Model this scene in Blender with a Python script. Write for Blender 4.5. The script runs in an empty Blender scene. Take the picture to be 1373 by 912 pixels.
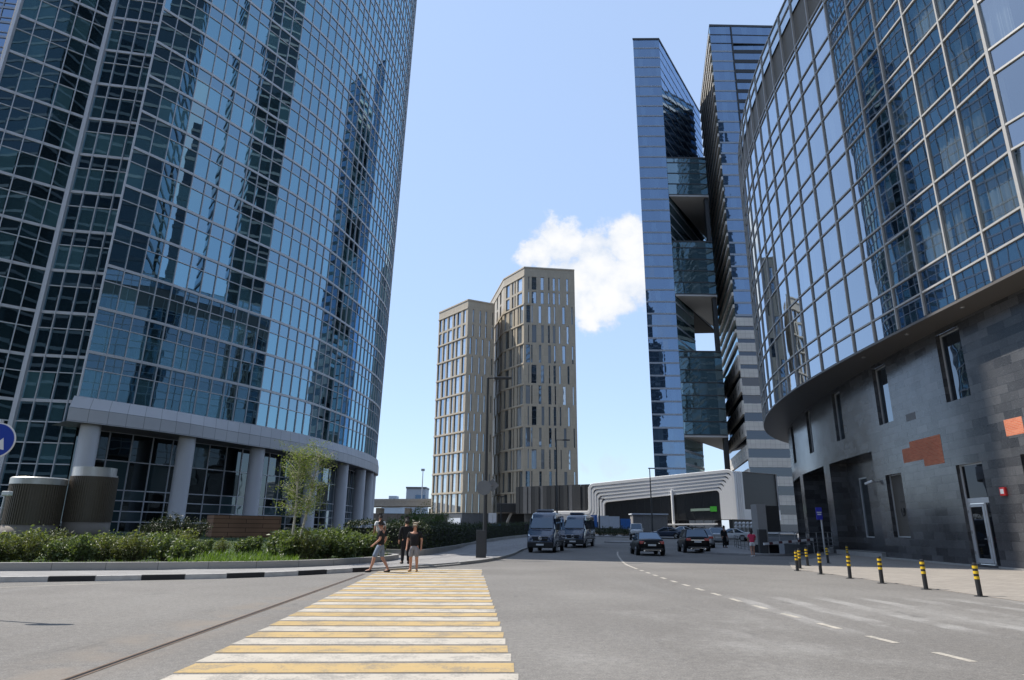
import bpy, bmesh, math, random
from mathutils import Vector, Matrix, Quaternion
random.seed(7)
R = math.radians
SC = bpy.context.scene
COL = SC.collection

# ------------------------------------------------------------------ camera
F, CX, CY, HC = 875.0, 686.5, 456.0, 1.6
TH = math.atan(253.5 / F)
RO = R(.57)
_c, _s = math.cos(TH), math.sin(TH)
FW = Vector((0, _c, _s)); _u = Vector((0, -_s, _c)); _r = Vector((1, 0, 0))
RT = _r * math.cos(RO) + _u * math.sin(RO)
UPV = _u * math.cos(RO) - _r * math.sin(RO)
def ray(px, py): return FW * F + RT * (px - CX) + UPV * (CY - py)
def gp(px, py, z=0.0):
    d = ray(px, py); t = (z - HC) / d.z
    return Vector((d.x * t, d.y * t, z))
def at(px, py, Y):
    d = ray(px, py); t = Y / d.y
    return Vector((d.x * t, Y, HC + d.z * t))
def proj(p):
    v = Vector(p) - Vector((0, 0, HC)); D = v.dot(FW)
    if D < .1: return None
    return (CX + F * v.dot(RT) / D, CY - F * v.dot(UPV) / D)

cam = bpy.data.cameras.new('camera'); camo = bpy.data.objects.new('camera', cam); COL.objects.link(camo)
cam.sensor_width = 36; cam.lens = 36 * F / 1373; cam.clip_end = 9000; cam.clip_start = .1
m = Matrix((RT, UPV, -FW)).transposed().to_4x4(); m.translation = (0, 0, HC); camo.matrix_world = m
SC.camera = camo

# ------------------------------------------------------------------ materials
def new_mat(name):
    m = bpy.data.materials.new(name); m.use_nodes = True
    nt = m.node_tree; nt.nodes.clear()
    return m, nt, nt.nodes.new('ShaderNodeOutputMaterial')
def N(nt, t, **kw):
    n = nt.nodes.new(t)
    for k, v in kw.items():
        if k[0] == '_': n.inputs[k[1:].replace('_', ' ')].default_value = v
        else: setattr(n, k, v)
    return n
def L(nt, a, b): nt.links.new(a, b)
def c4(c): return (c[0], c[1], c[2], 1)
def math_n(nt, op, a, b=None, clamp=False):
    n = nt.nodes.new('ShaderNodeMath'); n.operation = op; n.use_clamp = clamp
    for i, x in enumerate((a, b)):
        if x is None: continue
        if isinstance(x, (int, float)): n.inputs[i].default_value = x
        else: L(nt, x, n.inputs[i])
    return n.outputs[0]
def mixc(nt, fac, a, b, mode='MIX'):
    n = nt.nodes.new('ShaderNodeMix'); n.data_type = 'RGBA'; n.blend_type = mode
    for i, x in ((0, fac), (6, a), (7, b)):
        if isinstance(x, (int, float)): n.inputs[i].default_value = x
        elif isinstance(x, tuple): n.inputs[i].default_value = c4(x)
        else: L(nt, x, n.inputs[i])
    return n.outputs[2]
def noise(nt, scale, detail=3, vec=None, rough=.55, out=0):
    n = nt.nodes.new('ShaderNodeTexNoise'); n.inputs['Scale'].default_value = scale
    n.inputs['Detail'].default_value = detail; n.inputs['Roughness'].default_value = rough
    if vec is not None: L(nt, vec, n.inputs['Vector'])
    return n.outputs[out]
def ramp(nt, fac, lo, hi):
    n = nt.nodes.new('ShaderNodeMapRange'); n.interpolation_type = 'SMOOTHSTEP'
    n.inputs[1].default_value = lo; n.inputs[2].default_value = hi
    L(nt, fac, n.inputs[0]); return n.outputs[0]
def pos(nt): return nt.nodes.new('ShaderNodeNewGeometry').outputs['Position']
def objc(nt): return nt.nodes.new('ShaderNodeTexCoord').outputs['Object']
def scalev(nt, v, s):
    n = nt.nodes.new('ShaderNodeMapping'); n.inputs['Scale'].default_value = s; L(nt, v, n.inputs[0]); return n.outputs[0]

def pbr(name, col, rough=.6, metal=0.0, var=.15, scale=3.0, bump=0.0, bscale=40., coat=0.0, spec=.5, local=False, emit=None):
    m, nt, o = new_mat(name)
    b = N(nt, 'ShaderNodeBsdfPrincipled')
    b.inputs['Roughness'].default_value = rough; b.inputs['Metallic'].default_value = metal
    b.inputs['Coat Weight'].default_value = coat; b.inputs['Coat Roughness'].default_value = .03
    b.inputs['Specular IOR Level'].default_value = spec
    v = objc(nt) if local else pos(nt)
    f = noise(nt, scale, 5, v)
    c = mixc(nt, f, tuple(x * (1 - var) for x in col), tuple(min(1, x * (1 + var)) for x in col))
    L(nt, c, b.inputs['Base Color'])
    if bump:
        bn = N(nt, 'ShaderNodeBump'); bn.inputs['Strength'].default_value = bump; bn.inputs['Distance'].default_value = .02
        L(nt, noise(nt, bscale, 4, v), bn.inputs['Height']); L(nt, bn.outputs[0], b.inputs['Normal'])
    if emit:
        b.inputs['Emission Color'].default_value = c4(emit[0]); b.inputs['Emission Strength'].default_value = emit[1]
    L(nt, b.outputs[0], o.inputs[0])
    return m

def glass(name, dark, light, tint, r0, transp=0.0, wob=.05, wscale=.35, rough=.012, power=3.0, thresh=.75):
    """coated facade glass: dark interior under a Fresnel-weighted mirror coat, per-pane variation from attribute rnd"""
    m, nt, o = new_mat(name)
    at_ = N(nt, 'ShaderNodeAttribute', attribute_name='rnd')
    sep = N(nt, 'ShaderNodeSeparateColor'); L(nt, at_.outputs['Color'], sep.inputs[0])
    base = mixc(nt, ramp(nt, sep.outputs[0], thresh - .35, 1.0), dark, light)
    df = N(nt, 'ShaderNodeBsdfDiffuse'); L(nt, base, df.inputs['Color'])
    inner = df.outputs[0]
    if transp:
        tr = N(nt, 'ShaderNodeBsdfTransparent'); tr.inputs[0].default_value = (.80, .86, .88, 1)
        mx = N(nt, 'ShaderNodeMixShader'); mx.inputs[0].default_value = transp
        L(nt, inner, mx.inputs[1]); L(nt, tr.outputs[0], mx.inputs[2]); inner = mx.outputs[0]
    gl = N(nt, 'ShaderNodeBsdfGlossy'); gl.inputs['Roughness'].default_value = rough; gl.inputs['Color'].default_value = c4(tint)
    bn = N(nt, 'ShaderNodeBump'); bn.inputs['Strength'].default_value = wob; bn.inputs['Distance'].default_value = .3
    L(nt, noise(nt, wscale, 2, pos(nt)), bn.inputs['Height']); L(nt, bn.outputs[0], gl.inputs['Normal'])
    lw = N(nt, 'ShaderNodeLayerWeight'); lw.inputs[0].default_value = .5
    p = math_n(nt, 'POWER', lw.outputs['Facing'], power)
    f = math_n(nt, 'ADD', math_n(nt, 'MULTIPLY', p, 1 - r0), r0, True)
    mx = N(nt, 'ShaderNodeMixShader'); L(nt, f, mx.inputs[0]); L(nt, inner, mx.inputs[1]); L(nt, gl.outputs[0], mx.inputs[2])
    L(nt, mx.outputs[0], o.inputs[0])
    return m

def brickmat(name, c1, c2, mortar, bw, bh, rough=.5, msize=.012, spec=.5, bump=.2, var=.12, offset=.5, metal=0.0, fine=0.0, coat=0.0, roughvar=0.0):
    m, nt, o = new_mat(name)
    b = N(nt, 'ShaderNodeBsdfPrincipled'); b.inputs['Roughness'].default_value = rough; b.inputs['Specular IOR Level'].default_value = spec
    b.inputs['Metallic'].default_value = metal; b.inputs['Coat Weight'].default_value = coat; b.inputs['Coat Roughness'].default_value = .12
    uv = N(nt, 'ShaderNodeUVMap'); uv.uv_map = 'uv'
    t = N(nt, 'ShaderNodeTexBrick', offset=offset)
    t.inputs['Color1'].default_value = c4(c1); t.inputs['Color2'].default_value = c4(c2); t.inputs['Mortar'].default_value = c4(mortar)
    t.inputs['Scale'].default_value = 1; t.inputs['Mortar Size'].default_value = msize; t.inputs['Mortar Smooth'].default_value = .1
    t.inputs['Brick Width'].default_value = bw; t.inputs['Row Height'].default_value = bh; t.inputs['Bias'].default_value = 0
    L(nt, uv.outputs[0], t.inputs['Vector'])
    f = noise(nt, .5, 6, pos(nt), .65)
    c = mixc(nt, 1.0, t.outputs['Color'], mixc(nt, f, (1 - var * 2,) * 3, (1 + var,) * 3), 'MULTIPLY')
    if fine:
        g = noise(nt, 45, 2, pos(nt), .7)
        c = mixc(nt, math_n(nt, 'MULTIPLY', ramp(nt, g, .58, .75), fine), c, (.42, .43, .45))
    L(nt, c, b.inputs['Base Color'])
    if roughvar:
        L(nt, math_n(nt, 'ADD', math_n(nt, 'MULTIPLY', noise(nt, .9, 4, pos(nt)), roughvar), rough - roughvar / 2), b.inputs['Roughness'])
    if bump:
        bn = N(nt, 'ShaderNodeBump'); bn.inputs['Strength'].default_value = bump; bn.inputs['Distance'].default_value = .01; bn.invert = True
        L(nt, t.outputs['Fac'], bn.inputs['Height']); L(nt, bn.outputs[0], b.inputs['Normal'])
    L(nt, b.outputs[0], o.inputs[0])
    return m

def leafmat(name, a, b_, trans=.35):
    m, nt, o = new_mat(name)
    at_ = N(nt, 'ShaderNodeAttribute', attribute_name='rnd')
    sep = N(nt, 'ShaderNodeSeparateColor'); L(nt, at_.outputs['Color'], sep.inputs[0])
    c = mixc(nt, sep.outputs[0], a, b_)
    d = N(nt, 'ShaderNodeBsdfPrincipled'); d.inputs['Roughness'].default_value = .45; L(nt, c, d.inputs['Base Color'])
    t = N(nt, 'ShaderNodeBsdfTranslucent'); L(nt, mixc(nt, 1.0, c, (1.2, 1.3, .5), 'MULTIPLY'), t.inputs[0])
    mx = N(nt, 'ShaderNodeMixShader'); mx.inputs[0].default_value = trans
    L(nt, d.outputs[0], mx.inputs[1]); L(nt, t.outputs[0], mx.inputs[2]); L(nt, mx.outputs[0], o.inputs[0])
    return m

def asphalt(name):
    m, nt, o = new_mat(name); P = pos(nt)
    b = N(nt, 'ShaderNodeBsdfPrincipled'); b.inputs['Roughness'].default_value = .82; b.inputs['Specular IOR Level'].default_value = .3
    big = noise(nt, .16, 5, P, .6)
    c = mixc(nt, ramp(nt, big, .35, .7), (.170, .160, .149), (.222, .211, .197))
    # tyre-polished and dusty streaks along the lanes and across the side entry
    st = noise(nt, 1.0, 4, scalev(nt, P, (.55, .07, 1)), .6)
    c = mixc(nt, math_n(nt, 'MULTIPLY', ramp(nt, st, .52, .72), .5), c, (.215, .208, .198))
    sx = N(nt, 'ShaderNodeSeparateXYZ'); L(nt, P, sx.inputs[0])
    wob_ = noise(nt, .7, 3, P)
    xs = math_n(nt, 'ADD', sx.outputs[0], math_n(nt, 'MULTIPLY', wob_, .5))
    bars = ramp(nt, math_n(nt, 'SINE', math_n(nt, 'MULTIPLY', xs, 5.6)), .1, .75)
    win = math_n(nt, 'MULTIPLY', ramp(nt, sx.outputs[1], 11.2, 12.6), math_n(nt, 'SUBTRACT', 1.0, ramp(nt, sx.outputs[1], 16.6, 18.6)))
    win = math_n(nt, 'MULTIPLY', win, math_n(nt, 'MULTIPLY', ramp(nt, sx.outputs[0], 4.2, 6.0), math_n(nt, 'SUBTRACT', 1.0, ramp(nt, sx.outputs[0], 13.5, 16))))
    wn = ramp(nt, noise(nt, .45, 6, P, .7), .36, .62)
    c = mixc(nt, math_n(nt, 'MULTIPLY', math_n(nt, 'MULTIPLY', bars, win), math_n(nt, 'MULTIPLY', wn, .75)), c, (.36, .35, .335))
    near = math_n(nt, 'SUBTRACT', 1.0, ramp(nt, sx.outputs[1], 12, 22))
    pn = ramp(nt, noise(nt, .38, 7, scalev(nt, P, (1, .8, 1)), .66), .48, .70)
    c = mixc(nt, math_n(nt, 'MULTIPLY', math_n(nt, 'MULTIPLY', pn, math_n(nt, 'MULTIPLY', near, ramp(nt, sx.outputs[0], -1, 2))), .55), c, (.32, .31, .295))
    d = noise(nt, .5, 6, P, .7)
    c = mixc(nt, math_n(nt, 'MULTIPLY', ramp(nt, d, .6, .75), .45), c, (.10, .098, .096))
    # small aggregate
    g = noise(nt, 42, 2, P, .8)
    c = mixc(nt, math_n(nt, 'MULTIPLY', ramp(nt, g, .54, .72), .7), c, (.36, .345, .33))
    c = mixc(nt, math_n(nt, 'MULTIPLY', math_n(nt, 'SUBTRACT', 1.0, ramp(nt, g, .30, .47)), .6), c, (.06, .058, .056))
    oil = noise(nt, .9, 5, scalev(nt, P, (1.6, .5, 1)), .68)
    c = mixc(nt, math_n(nt, 'MULTIPLY', ramp(nt, oil, .60, .74), .45), c, (.085, .083, .08))
    mo = ramp(nt, noise(nt, 9, 7, P, .8), .3, .7)
    c = mixc(nt, 1.0, c, mixc(nt, mo, (.80, .80, .80), (1.18, 1.17, 1.15)), 'MULTIPLY')
    # dust by the drain channel
    dd = math_n(nt, 'ABSOLUTE', math_n(nt, 'ADD', sx.outputs[0], 5.1))
    dm = math_n(nt, 'MULTIPLY', math_n(nt, 'SUBTRACT', 1.0, ramp(nt, dd, .1, 1.0)), ramp(nt, noise(nt, 1.2, 5, P), .4, .65))
    dm = math_n(nt, 'MULTIPLY', dm, math_n(nt, 'SUBTRACT', 1.0, ramp(nt, sx.outputs[1], 17, 24)))
    c = mixc(nt, math_n(nt, 'MULTIPLY', dm, .6), c, (.235, .20, .165))
    L(nt, c, b.inputs['Base Color'])
    bn = N(nt, 'ShaderNodeBump'); bn.inputs['Strength'].default_value = .35; bn.inputs['Distance'].default_value = .008
    L(nt, g, bn.inputs['Height']); L(nt, bn.outputs[0], b.inputs['Normal'])
    L(nt, b.outputs[0], o.inputs[0]); return m

def roadpaint(name, col, wear=.6):
    m, nt, o = new_mat(name); P = pos(nt)
    b = N(nt, 'ShaderNodeBsdfPrincipled'); b.inputs['Roughness'].default_value = .7
    w = noise(nt, 2.2, 7, P, .72); w2 = noise(nt, 30, 3, P, .7)
    a = math_n(nt, 'ADD', math_n(nt, 'MULTIPLY', w, .65), math_n(nt, 'MULTIPLY', w2, .35))
    c = mixc(nt, math_n(nt, 'MULTIPLY', ramp(nt, a, .47, .60), wear), col, (.17, .165, .155))
    t = noise(nt, .8, 4, scalev(nt, P, (1, .15, 1)), .6)
    c = mixc(nt, math_n(nt, 'MULTIPLY', ramp(nt, t, .45, .75), .35), c, tuple(x * .62 for x in col))
    L(nt, c, b.inputs['Base Color']); L(nt, b.outputs[0], o.inputs[0]); return m

M = {}
M['asphalt'] = asphalt('asphalt')
M['ground'] = pbr('ground_far', (.13, .125, .115), .9, var=.3, scale=.05)
M['white_paint'] = roadpaint('white_paint', (.50, .455, .385))
M['yellow_paint'] = roadpaint('yellow_paint', (.49, .345, .15))
M['concrete'] = pbr('concrete', (.36, .35, .33), .85, var=.25, scale=2.5, bump=.3)
M['granite_wall'] = brickmat('pale_granite_blocks', (.33, .32, .30), (.40, .385, .36), (.16, .155, .15), 1.6, 2.0, .7, .012)
M['kerb_white'] = pbr('kerb_white', (.55, .53, .50), .8, var=.3, scale=4, bump=.3)
M['kerb_black'] = pbr('kerb_black', (.025, .025, .027), .7, var=.4, scale=4, bump=.3)
M['paver'] = brickmat('pavers', (.30, .27, .235), (.37, .33, .285), (.18, .165, .15), .4, .2, .8, .008, fine=.2)
M['sidepave'] = brickmat('grey_pavers', (.27, .26, .255), (.33, .32, .31), (.17, .165, .16), .6, .3, .8, .008)
M['dark_granite'] = brickmat('dark_granite', (.042, .042, .046), (.118, .118, .123), (.02, .02, .022), 1.15, .42, .20, .006, spec=.9, bump=.12, var=.3, fine=.6, roughvar=.16)
M['brick'] = brickmat('red_brick', (.58, .14, .065), (.70, .22, .11), (.55, .33, .24), .26, .075, .9, .008, var=.2)
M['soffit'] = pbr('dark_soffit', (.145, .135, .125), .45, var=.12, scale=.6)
M['black_trim'] = pbr('black_trim', (.012, .012, .013), .4)
M['silver_frame'] = pbr('silver_frame', (.62, .63, .64), .35, .35, var=.06)
M['mullion'] = pbr('grey_mullion', (.63, .64, .67), .38, .15, var=.08)
M['mullion_dark'] = pbr('bronze_mullion', (.33, .32, .315), .35, .3, var=.08)
M['clad'] = brickmat('pale_cladding', (.57, .57, .59), (.62, .62, .64), (.29, .29, .30), 1.55, 1.12, .4, .025, bump=.25, var=.06, offset=0)
M['column'] = pbr('pale_column', (.63, .63, .655), .45, var=.05, scale=.5)
M['glassL'] = glass('blue_tower_glass', (.012, .024, .032), (.085, .19, .215), (.50, .82, 1.0), .36, wob=.012, thresh=.66)
M['glassLs'] = glass('blue_tower_spandrel', (.010, .02, .028), (.03, .07, .09), (.55, .82, 1.0), .34, wob=.010)
M['glassR'] = glass('curved_building_glass', (.010, .016, .022), (.03, .05, .06), (.77, .87, .97), .26, transp=.72, wob=.016, wscale=.28, power=2.0)
M['glassRs'] = glass('curved_building_spandrel', (.010, .018, .032), (.02, .035, .06), (.78, .87, .97), .28, wob=.016, wscale=.28, power=2.0)
M['glassRp'] = glass('parapet_glass', (.18, .26, .34), (.2, .3, .4), (.84, .93, 1.0), .30, wob=.05)
M['lobby'] = glass('lobby_glass', (.008, .011, .012), (.06, .10, .11), (.75, .88, .95), .10, wob=.04, thresh=.9)
M['darkglass'] = glass('dark_glass', (.008, .009, .011), (.03, .03, .035), (.85, .9, 1), .10, wob=.03)
M['glassT'] = glass('far_tower_glass', (.035, .065, .11), (.07, .12, .18), (.44, .60, .84), .33, wob=.03, power=2.5)
M['glassTd'] = glass('far_tower_dark_glass', (.035, .065, .078), (.07, .11, .125), (.60, .80, .90), .28, wob=.03)
M['glassB'] = glass('beige_tower_windows', (.03, .045, .065), (.42, .46, .50), (.74, .87, 1.0), .42, wob=.02, thresh=.5)  # pale base on many panes stands in for mirrored sky
M['tan'] = brickmat('tan_panels', (.45, .39, .30), (.50, .435, .335), (.33, .285, .22), 1.1, 2.2, .5, .02, bump=.1, var=.06)
M['tan_light'] = pbr('tan_ledge', (.50, .435, .34), .55, var=.08)
M['white_band'] = brickmat('pale_stone_band', (.58, .55, .50), (.63, .60, .55), (.33, .31, .29), 1.4, 1.2, .6, .03, bump=0, var=.05, offset=0)
M['line_band'] = pbr('white_floor_line', (.30, .34, .40), .4, var=.06)
M['doorglass'] = glass('door_glass', (.010, .011, .013), (.03, .03, .035), (.85, .9, 1), .05, wob=.02, power=5.0)
M['dark_panel'] = pbr('dark_panel', (.022, .023, .025), .4, var=.2)
M['grey_soffit'] = pbr('grey_soffit', (.42, .42, .42), .7, var=.05)
M['white_rib'] = pbr('white_rib', (.84, .84, .84), .45, var=.03)
M['grey_panel'] = pbr('grey_panel', (.10, .105, .115), .5, .1, var=.3, scale=1.2)
M['metal_dark'] = pbr('dark_painted_steel', (.055, .057, .06), .45, .3, var=.15)
M['steel'] = pbr('galvanised_steel', (.42, .42, .43), .38, .7, var=.15)
M['yellow'] = pbr('yellow_band', (.72, .47, .02), .5, var=.2, scale=9)
M['black'] = pbr('black_paint', (.018, .018, .019), .45, var=.3, scale=9)
M['wood'] = brickmat('stained_boards', (.33, .175, .10), (.40, .215, .125), (.09, .045, .025), 2.4, .3, .6, .02, bump=.3, var=.25)
M['vent_mesh'] = pbr('brown_louvre', (.135, .105, .078), .55, .1, var=.15)
M['vent_base'] = pbr('brown_grey_base', (.215, .182, .148), .6, .1, var=.15)
M['cap'] = pbr('brushed_cap', (.56, .54, .51), .42, .6, var=.1)
M['soil'] = pbr('soil', (.05, .036, .024), .95, var=.4, scale=5, bump=.5)
M['turf'] = pbr('turf', (.028, .050, .012), .95, var=.5, scale=3, bump=.6, bscale=15)
M['leaf_shrub'] = leafmat('shrub_leaf', (.045, .080, .026), (.22, .26, .115))
M['leaf_olive'] = leafmat('olive_leaf', (.075, .095, .03), (.27, .28, .13))
M['leaf_birch'] = leafmat('birch_leaf', (.115, .155, .045), (.27, .31, .12), .45)
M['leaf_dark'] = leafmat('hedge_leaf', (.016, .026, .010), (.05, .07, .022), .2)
M['leaf_grass'] = leafmat('grass_blade', (.065, .13, .014), (.20, .29, .05), .4)
M['leaf_far'] = leafmat('far_leaf', (.04, .08, .018), (.11, .17, .045), .3)
M['leaf_ground'] = leafmat('groundcover_leaf', (.02, .04, .012), (.06, .10, .03), .3)
M['bark_birch'] = pbr('birch_bark', (.50, .46, .38), .8, var=.5, scale=14)
M['bark'] = pbr('bark', (.09, .065, .045), .9, var=.4, scale=14)
M['paint_black'] = pbr('black_car_paint', (.004, .004, .005), .38, var=.02, coat=.08, spec=.15)
M['paint_navy'] = pbr('navy_car_paint', (.026, .040, .078), .25, var=.02, coat=1, spec=.6)
M['paint_silver'] = pbr('silver_car_paint', (.40, .41, .42), .3, .5, var=.02, coat=1)
M['paint_white'] = pbr('white_car_paint', (.72, .72, .72), .3, var=.02, coat=1)
M['paint_blue'] = pbr('dark_blue_car_paint', (.018, .035, .075), .25, .2, var=.02, coat=1)
M['carglass'] = glass('car_glass', (.008, .010, .012), (.02, .025, .03), (.66, .82, 1), .12, wob=.0)
M['rubber'] = pbr('rubber', (.012, .012, .012), .85)
M['rim'] = pbr('alloy_rim', (.36, .36, .37), .3, .8)
M['chrome'] = pbr('chrome', (.75, .75, .76), .12, .95, var=.02)
M['plastic'] = pbr('black_plastic', (.010, .010, .011), .6)
M['red_lens'] = pbr('red_lens', (.40, .012, .012), .2, coat=1)
M['head_lens'] = pbr('headlight_lens', (.68, .72, .76), .12, .4, coat=1)
M['plate'] = pbr('plate', (.66, .66, .65), .5)
M['orange'] = pbr('orange_lens', (.65, .2, .02), .3)
M['sign_blue'] = pbr('sign_blue', (.008, .045, .34), .4, var=.05)
M['sign_white'] = pbr('sign_white', (.78, .78, .78), .45, var=.04)
M['sign_back'] = pbr('sign_back', (.21, .215, .22), .5, .4, var=.1)
M['violet_blue'] = pbr('violet_blue_sign', (.05, .055, .50), .4, var=.05)
M['red_box'] = pbr('red_box', (.55, .03, .03), .45)
M['boom_red'] = pbr('boom_red', (.13, .05, .05), .5)
M['hoarding_white'] = pbr('hoarding_white', (.62, .66, .72), .6, var=.08)
M['hoarding_blue'] = pbr('hoarding_blue', (.04, .17, .50), .5, var=.2)
M['green_sign'] = pbr('green_sign', (.06, .42, .04), .5)
M['skin'] = pbr('skin', (.52, .27, .18), .55, var=.08, scale=12, local=True)
M['black_cloth'] = pbr('black_cloth', (.012, .012, .014), .9, var=.3, scale=10, local=True)
M['denim'] = pbr('denim', (.20, .25, .33), .9, var=.25, scale=14, local=True)
M['grey_cloth'] = pbr('grey_cloth', (.27, .275, .30), .9, var=.15, scale=12, local=True)
M['pink_cloth'] = pbr('pink_cloth', (.62, .045, .11), .85, var=.15, scale=12, local=True)
M['white_cloth'] = pbr('white_cloth', (.74, .73, .73), .9, var=.06, scale=12, local=True)
M['beige_cloth'] = pbr('beige_cloth', (.40, .35, .27), .9, var=.1, scale=12, local=True)
M['hair'] = pbr('dark_hair', (.018, .013, .010), .6, var=.3, scale=40, local=True)
M['shoe_black'] = pbr('shoe_black', (.015, .015, .016), .6, local=True)
M['shoe_tan'] = pbr('shoe_tan', (.46, .27, .10), .7, local=True)
M['shoe_white'] = pbr('shoe_white', (.7, .7, .7), .6, local=True)
M['eye'] = pbr('eye', (.02, .015, .012), .3)
M['core'] = pbr('interior_dark', (.035, .037, .04), .9)
M['curtain'] = pbr('curtain_cloth', (.48, .49, .46), .9, var=.15, scale=1)
M['drape_tan'] = pbr('brown_blind', (.115, .102, .085), .8, var=.15, scale=2)
M['refl_glass'] = glass('offscreen_tower_glass', (.008, .011, .013), (.03, .045, .05), (.7, .82, .9), .06, wob=.03)

# ------------------------------------------------------------------ mesh helpers
class MB:
    def __init__(s): s.v = []; s.f = []; s.uv = []; s.mi = []; s.rnd = []
    def poly(s, pts, uv=None, mi=0, rnd=None):
        i = len(s.v); s.v += [tuple(p) for p in pts]; s.f.append(tuple(range(i, i + len(pts))))
        s.uv.append(uv); s.mi.append(mi); s.rnd.append(rnd)
    def obox(s, c, t, n, w, d, z0, z1, mi=0):
        """box centred at c=(x,y), width w along t, depth d along n, from z0 to z1"""
        cx, cy = c; P = []
        for z in (z0, z1):
            for a, b in ((-1, -1), (1, -1), (1, 1), (-1, 1)):
                P.append((cx + t[0] * a * w / 2 + n[0] * b * d / 2, cy + t[1] * a * w / 2 + n[1] * b * d / 2, z))
        i = len(s.v); s.v += P
        for q, u in (((0, 3, 2, 1), (w, d)), ((4, 5, 6, 7), (w, d)), ((0, 1, 5, 4), (w, z1 - z0)), ((1, 2, 6, 5), (d, z1 - z0)), ((2, 3, 7, 6), (w, z1 - z0)), ((3, 0, 4, 7), (d, z1 - z0))):
            s.f.append(tuple(i + k for k in q)); o = cx + cy
            s.uv.append([(o, z0), (o + u[0], z0), (o + u[0], z0 + u[1]), (o, z0 + u[1])]); s.mi.append(mi); s.rnd.append(None)
    def box(s, x0, x1, y0, y1, z0, z1, mi=0, rz=0):
        s.obox(((x0 + x1) / 2, (y0 + y1) / 2), (math.cos(rz), math.sin(rz)), (-math.sin(rz), math.cos(rz)), x1 - x0, y1 - y0, z0, z1, mi)
    def bar(s, a, b, w, h, mi=0, up=Vector((0, 0, 1))):
        a = Vector(a); b = Vector(b); d = (b - a).normalized()
        x = d.cross(up)
        if x.length < 1e-4: x = d.cross(Vector((1, 0, 0)))
        x.normalize(); y = x.cross(d); i = len(s.v)
        for p in (a, b):
            for p1, p2 in ((-1, -1), (1, -1), (1, 1), (-1, 1)): s.v.append(tuple(p + x * p1 * w / 2 + y * p2 * h / 2))
        for q in ((0, 3, 2, 1), (4, 5, 6, 7), (0, 1, 5, 4), (1, 2, 6, 5), (2, 3, 7, 6), (3, 0, 4, 7)):
            s.f.append(tuple(i + k for k in q)); s.uv.append(None); s.mi.append(mi); s.rnd.append(None)
    def tube(s, pts, r, n=8, mi=0, cap=True):
        pts = [Vector(p) for p in pts]; rs = r if isinstance(r, (list, tuple)) else [r] * len(pts)
        rings = []; up = None
        for k, p in enumerate(pts):
            d = (pts[min(k + 1, len(pts) - 1)] - pts[max(k - 1, 0)]).normalized()
            if up is None: up = Vector((0, 0, 1)) if abs(d.z) < .9 else Vector((1, 0, 0))
            x = d.cross(up).normalized(); y = x.cross(d); up = y
            i = len(s.v)
            for j in range(n):
                a = 2 * math.pi * j / n; s.v.append(tuple(p + (x * math.cos(a) + y * math.sin(a)) * rs[k]))
            rings.append(i)
        for a, b in zip(rings, rings[1:]):
            for j in range(n):
                s.f.append((a + j, a + (j + 1) % n, b + (j + 1) % n, b + j)); s.uv.append(None); s.mi.append(mi); s.rnd.append(None)
        if cap:
            for i, rev in ((rings[0], 1), (rings[-1], 0)):
                q = [i + j for j in range(n)]
                s.f.append(tuple(q[::-1] if rev else q)); s.uv.append(None); s.mi.append(mi); s.rnd.append(None)
    def lathe(s, c, prof, n=24, mi=0):
        i0 = len(s.v)
        for r, z in prof:
            for j in range(n):
                a = 2 * math.pi * j / n; s.v.append((c[0] + r * math.cos(a), c[1] + r * math.sin(a), c[2] + z))
        for k in range(len(prof) - 1):
            for j in range(n):
                s.f.append((i0 + k * n + j, i0 + k * n + (j + 1) % n, i0 + (k + 1) * n + (j + 1) % n, i0 + (k + 1) * n + j))
                s.uv.append(None); s.mi.append(mi); s.rnd.append(None)
        for k, rev in ((0, 1), (len(prof) - 1, 0)):
            if prof[k][0] > 1e-4:
                q = [i0 + k * n + j for j in range(n)]; s.f.append(tuple(q[::-1] if rev else q)); s.uv.append(None); s.mi.append(mi); s.rnd.append(None)
    def disc(s, c, nrm, r, th, n=24, mi=0):
        c = Vector(c); nrm = Vector(nrm).normalized()
        s.tube([c - nrm * th / 2, c + nrm * th / 2], r, n, mi)
    def prism(s, pts, z0, z1, mi=0, mi_side=None):
        """extrude a flat polygon (counter-clockwise) between two heights"""
        ms = mi if mi_side is None else mi_side
        s.poly([(p[0], p[1], z1) for p in pts], [(p[0], p[1]) for p in pts], mi)
        s.poly([(p[0], p[1], z0) for p in reversed(pts)], [(p[0], p[1]) for p in reversed(pts)], mi)
        d = 0
        for a, b in zip(pts, list(pts[1:]) + [pts[0]]):
            l = math.hypot(b[0] - a[0], b[1] - a[1])
            s.poly([(a[0], a[1], z0), (b[0], b[1], z0), (b[0], b[1], z1), (a[0], a[1], z1)], [(d, z0), (d + l, z0), (d + l, z1), (d, z1)], ms); d += l
    def build(s, name, mats, parent=None, smooth=False, local=False):
        if not isinstance(mats, (list, tuple)): mats = [mats]
        off = Vector((0, 0, 0))
        if parent is not None and not local:
            p = parent
            while p is not None: off += p.location; p = p.parent
        me = bpy.data.meshes.new(name)
        me.from_pydata([(x - off.x, y - off.y, z - off.z) for x, y, z in s.v], [], s.f)
        for mm in mats: me.materials.append(M[mm] if isinstance(mm, str) else mm)
        me.polygons.foreach_set('material_index', s.mi)
        if any(u is not None for u in s.uv):
            ul = me.uv_layers.new(name='uv'); fl = []
            for fc, u in zip(s.f, s.uv):
                for k in range(len(fc)): fl += list(u[k]) if u is not None else [0, 0]
            ul.data.foreach_set('uv', fl)
        if any(r is not None for r in s.rnd):
            ca = me.color_attributes.new('rnd', 'FLOAT_COLOR', 'CORNER'); fl = []
            for fc, r in zip(s.f, s.rnd):
                r = 0 if r is None else r
                fl += [r, r, r, 1] * len(fc)
            ca.data.foreach_set('color', fl)
        if smooth: me.polygons.foreach_set('use_smooth', [True] * len(me.polygons))
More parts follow.
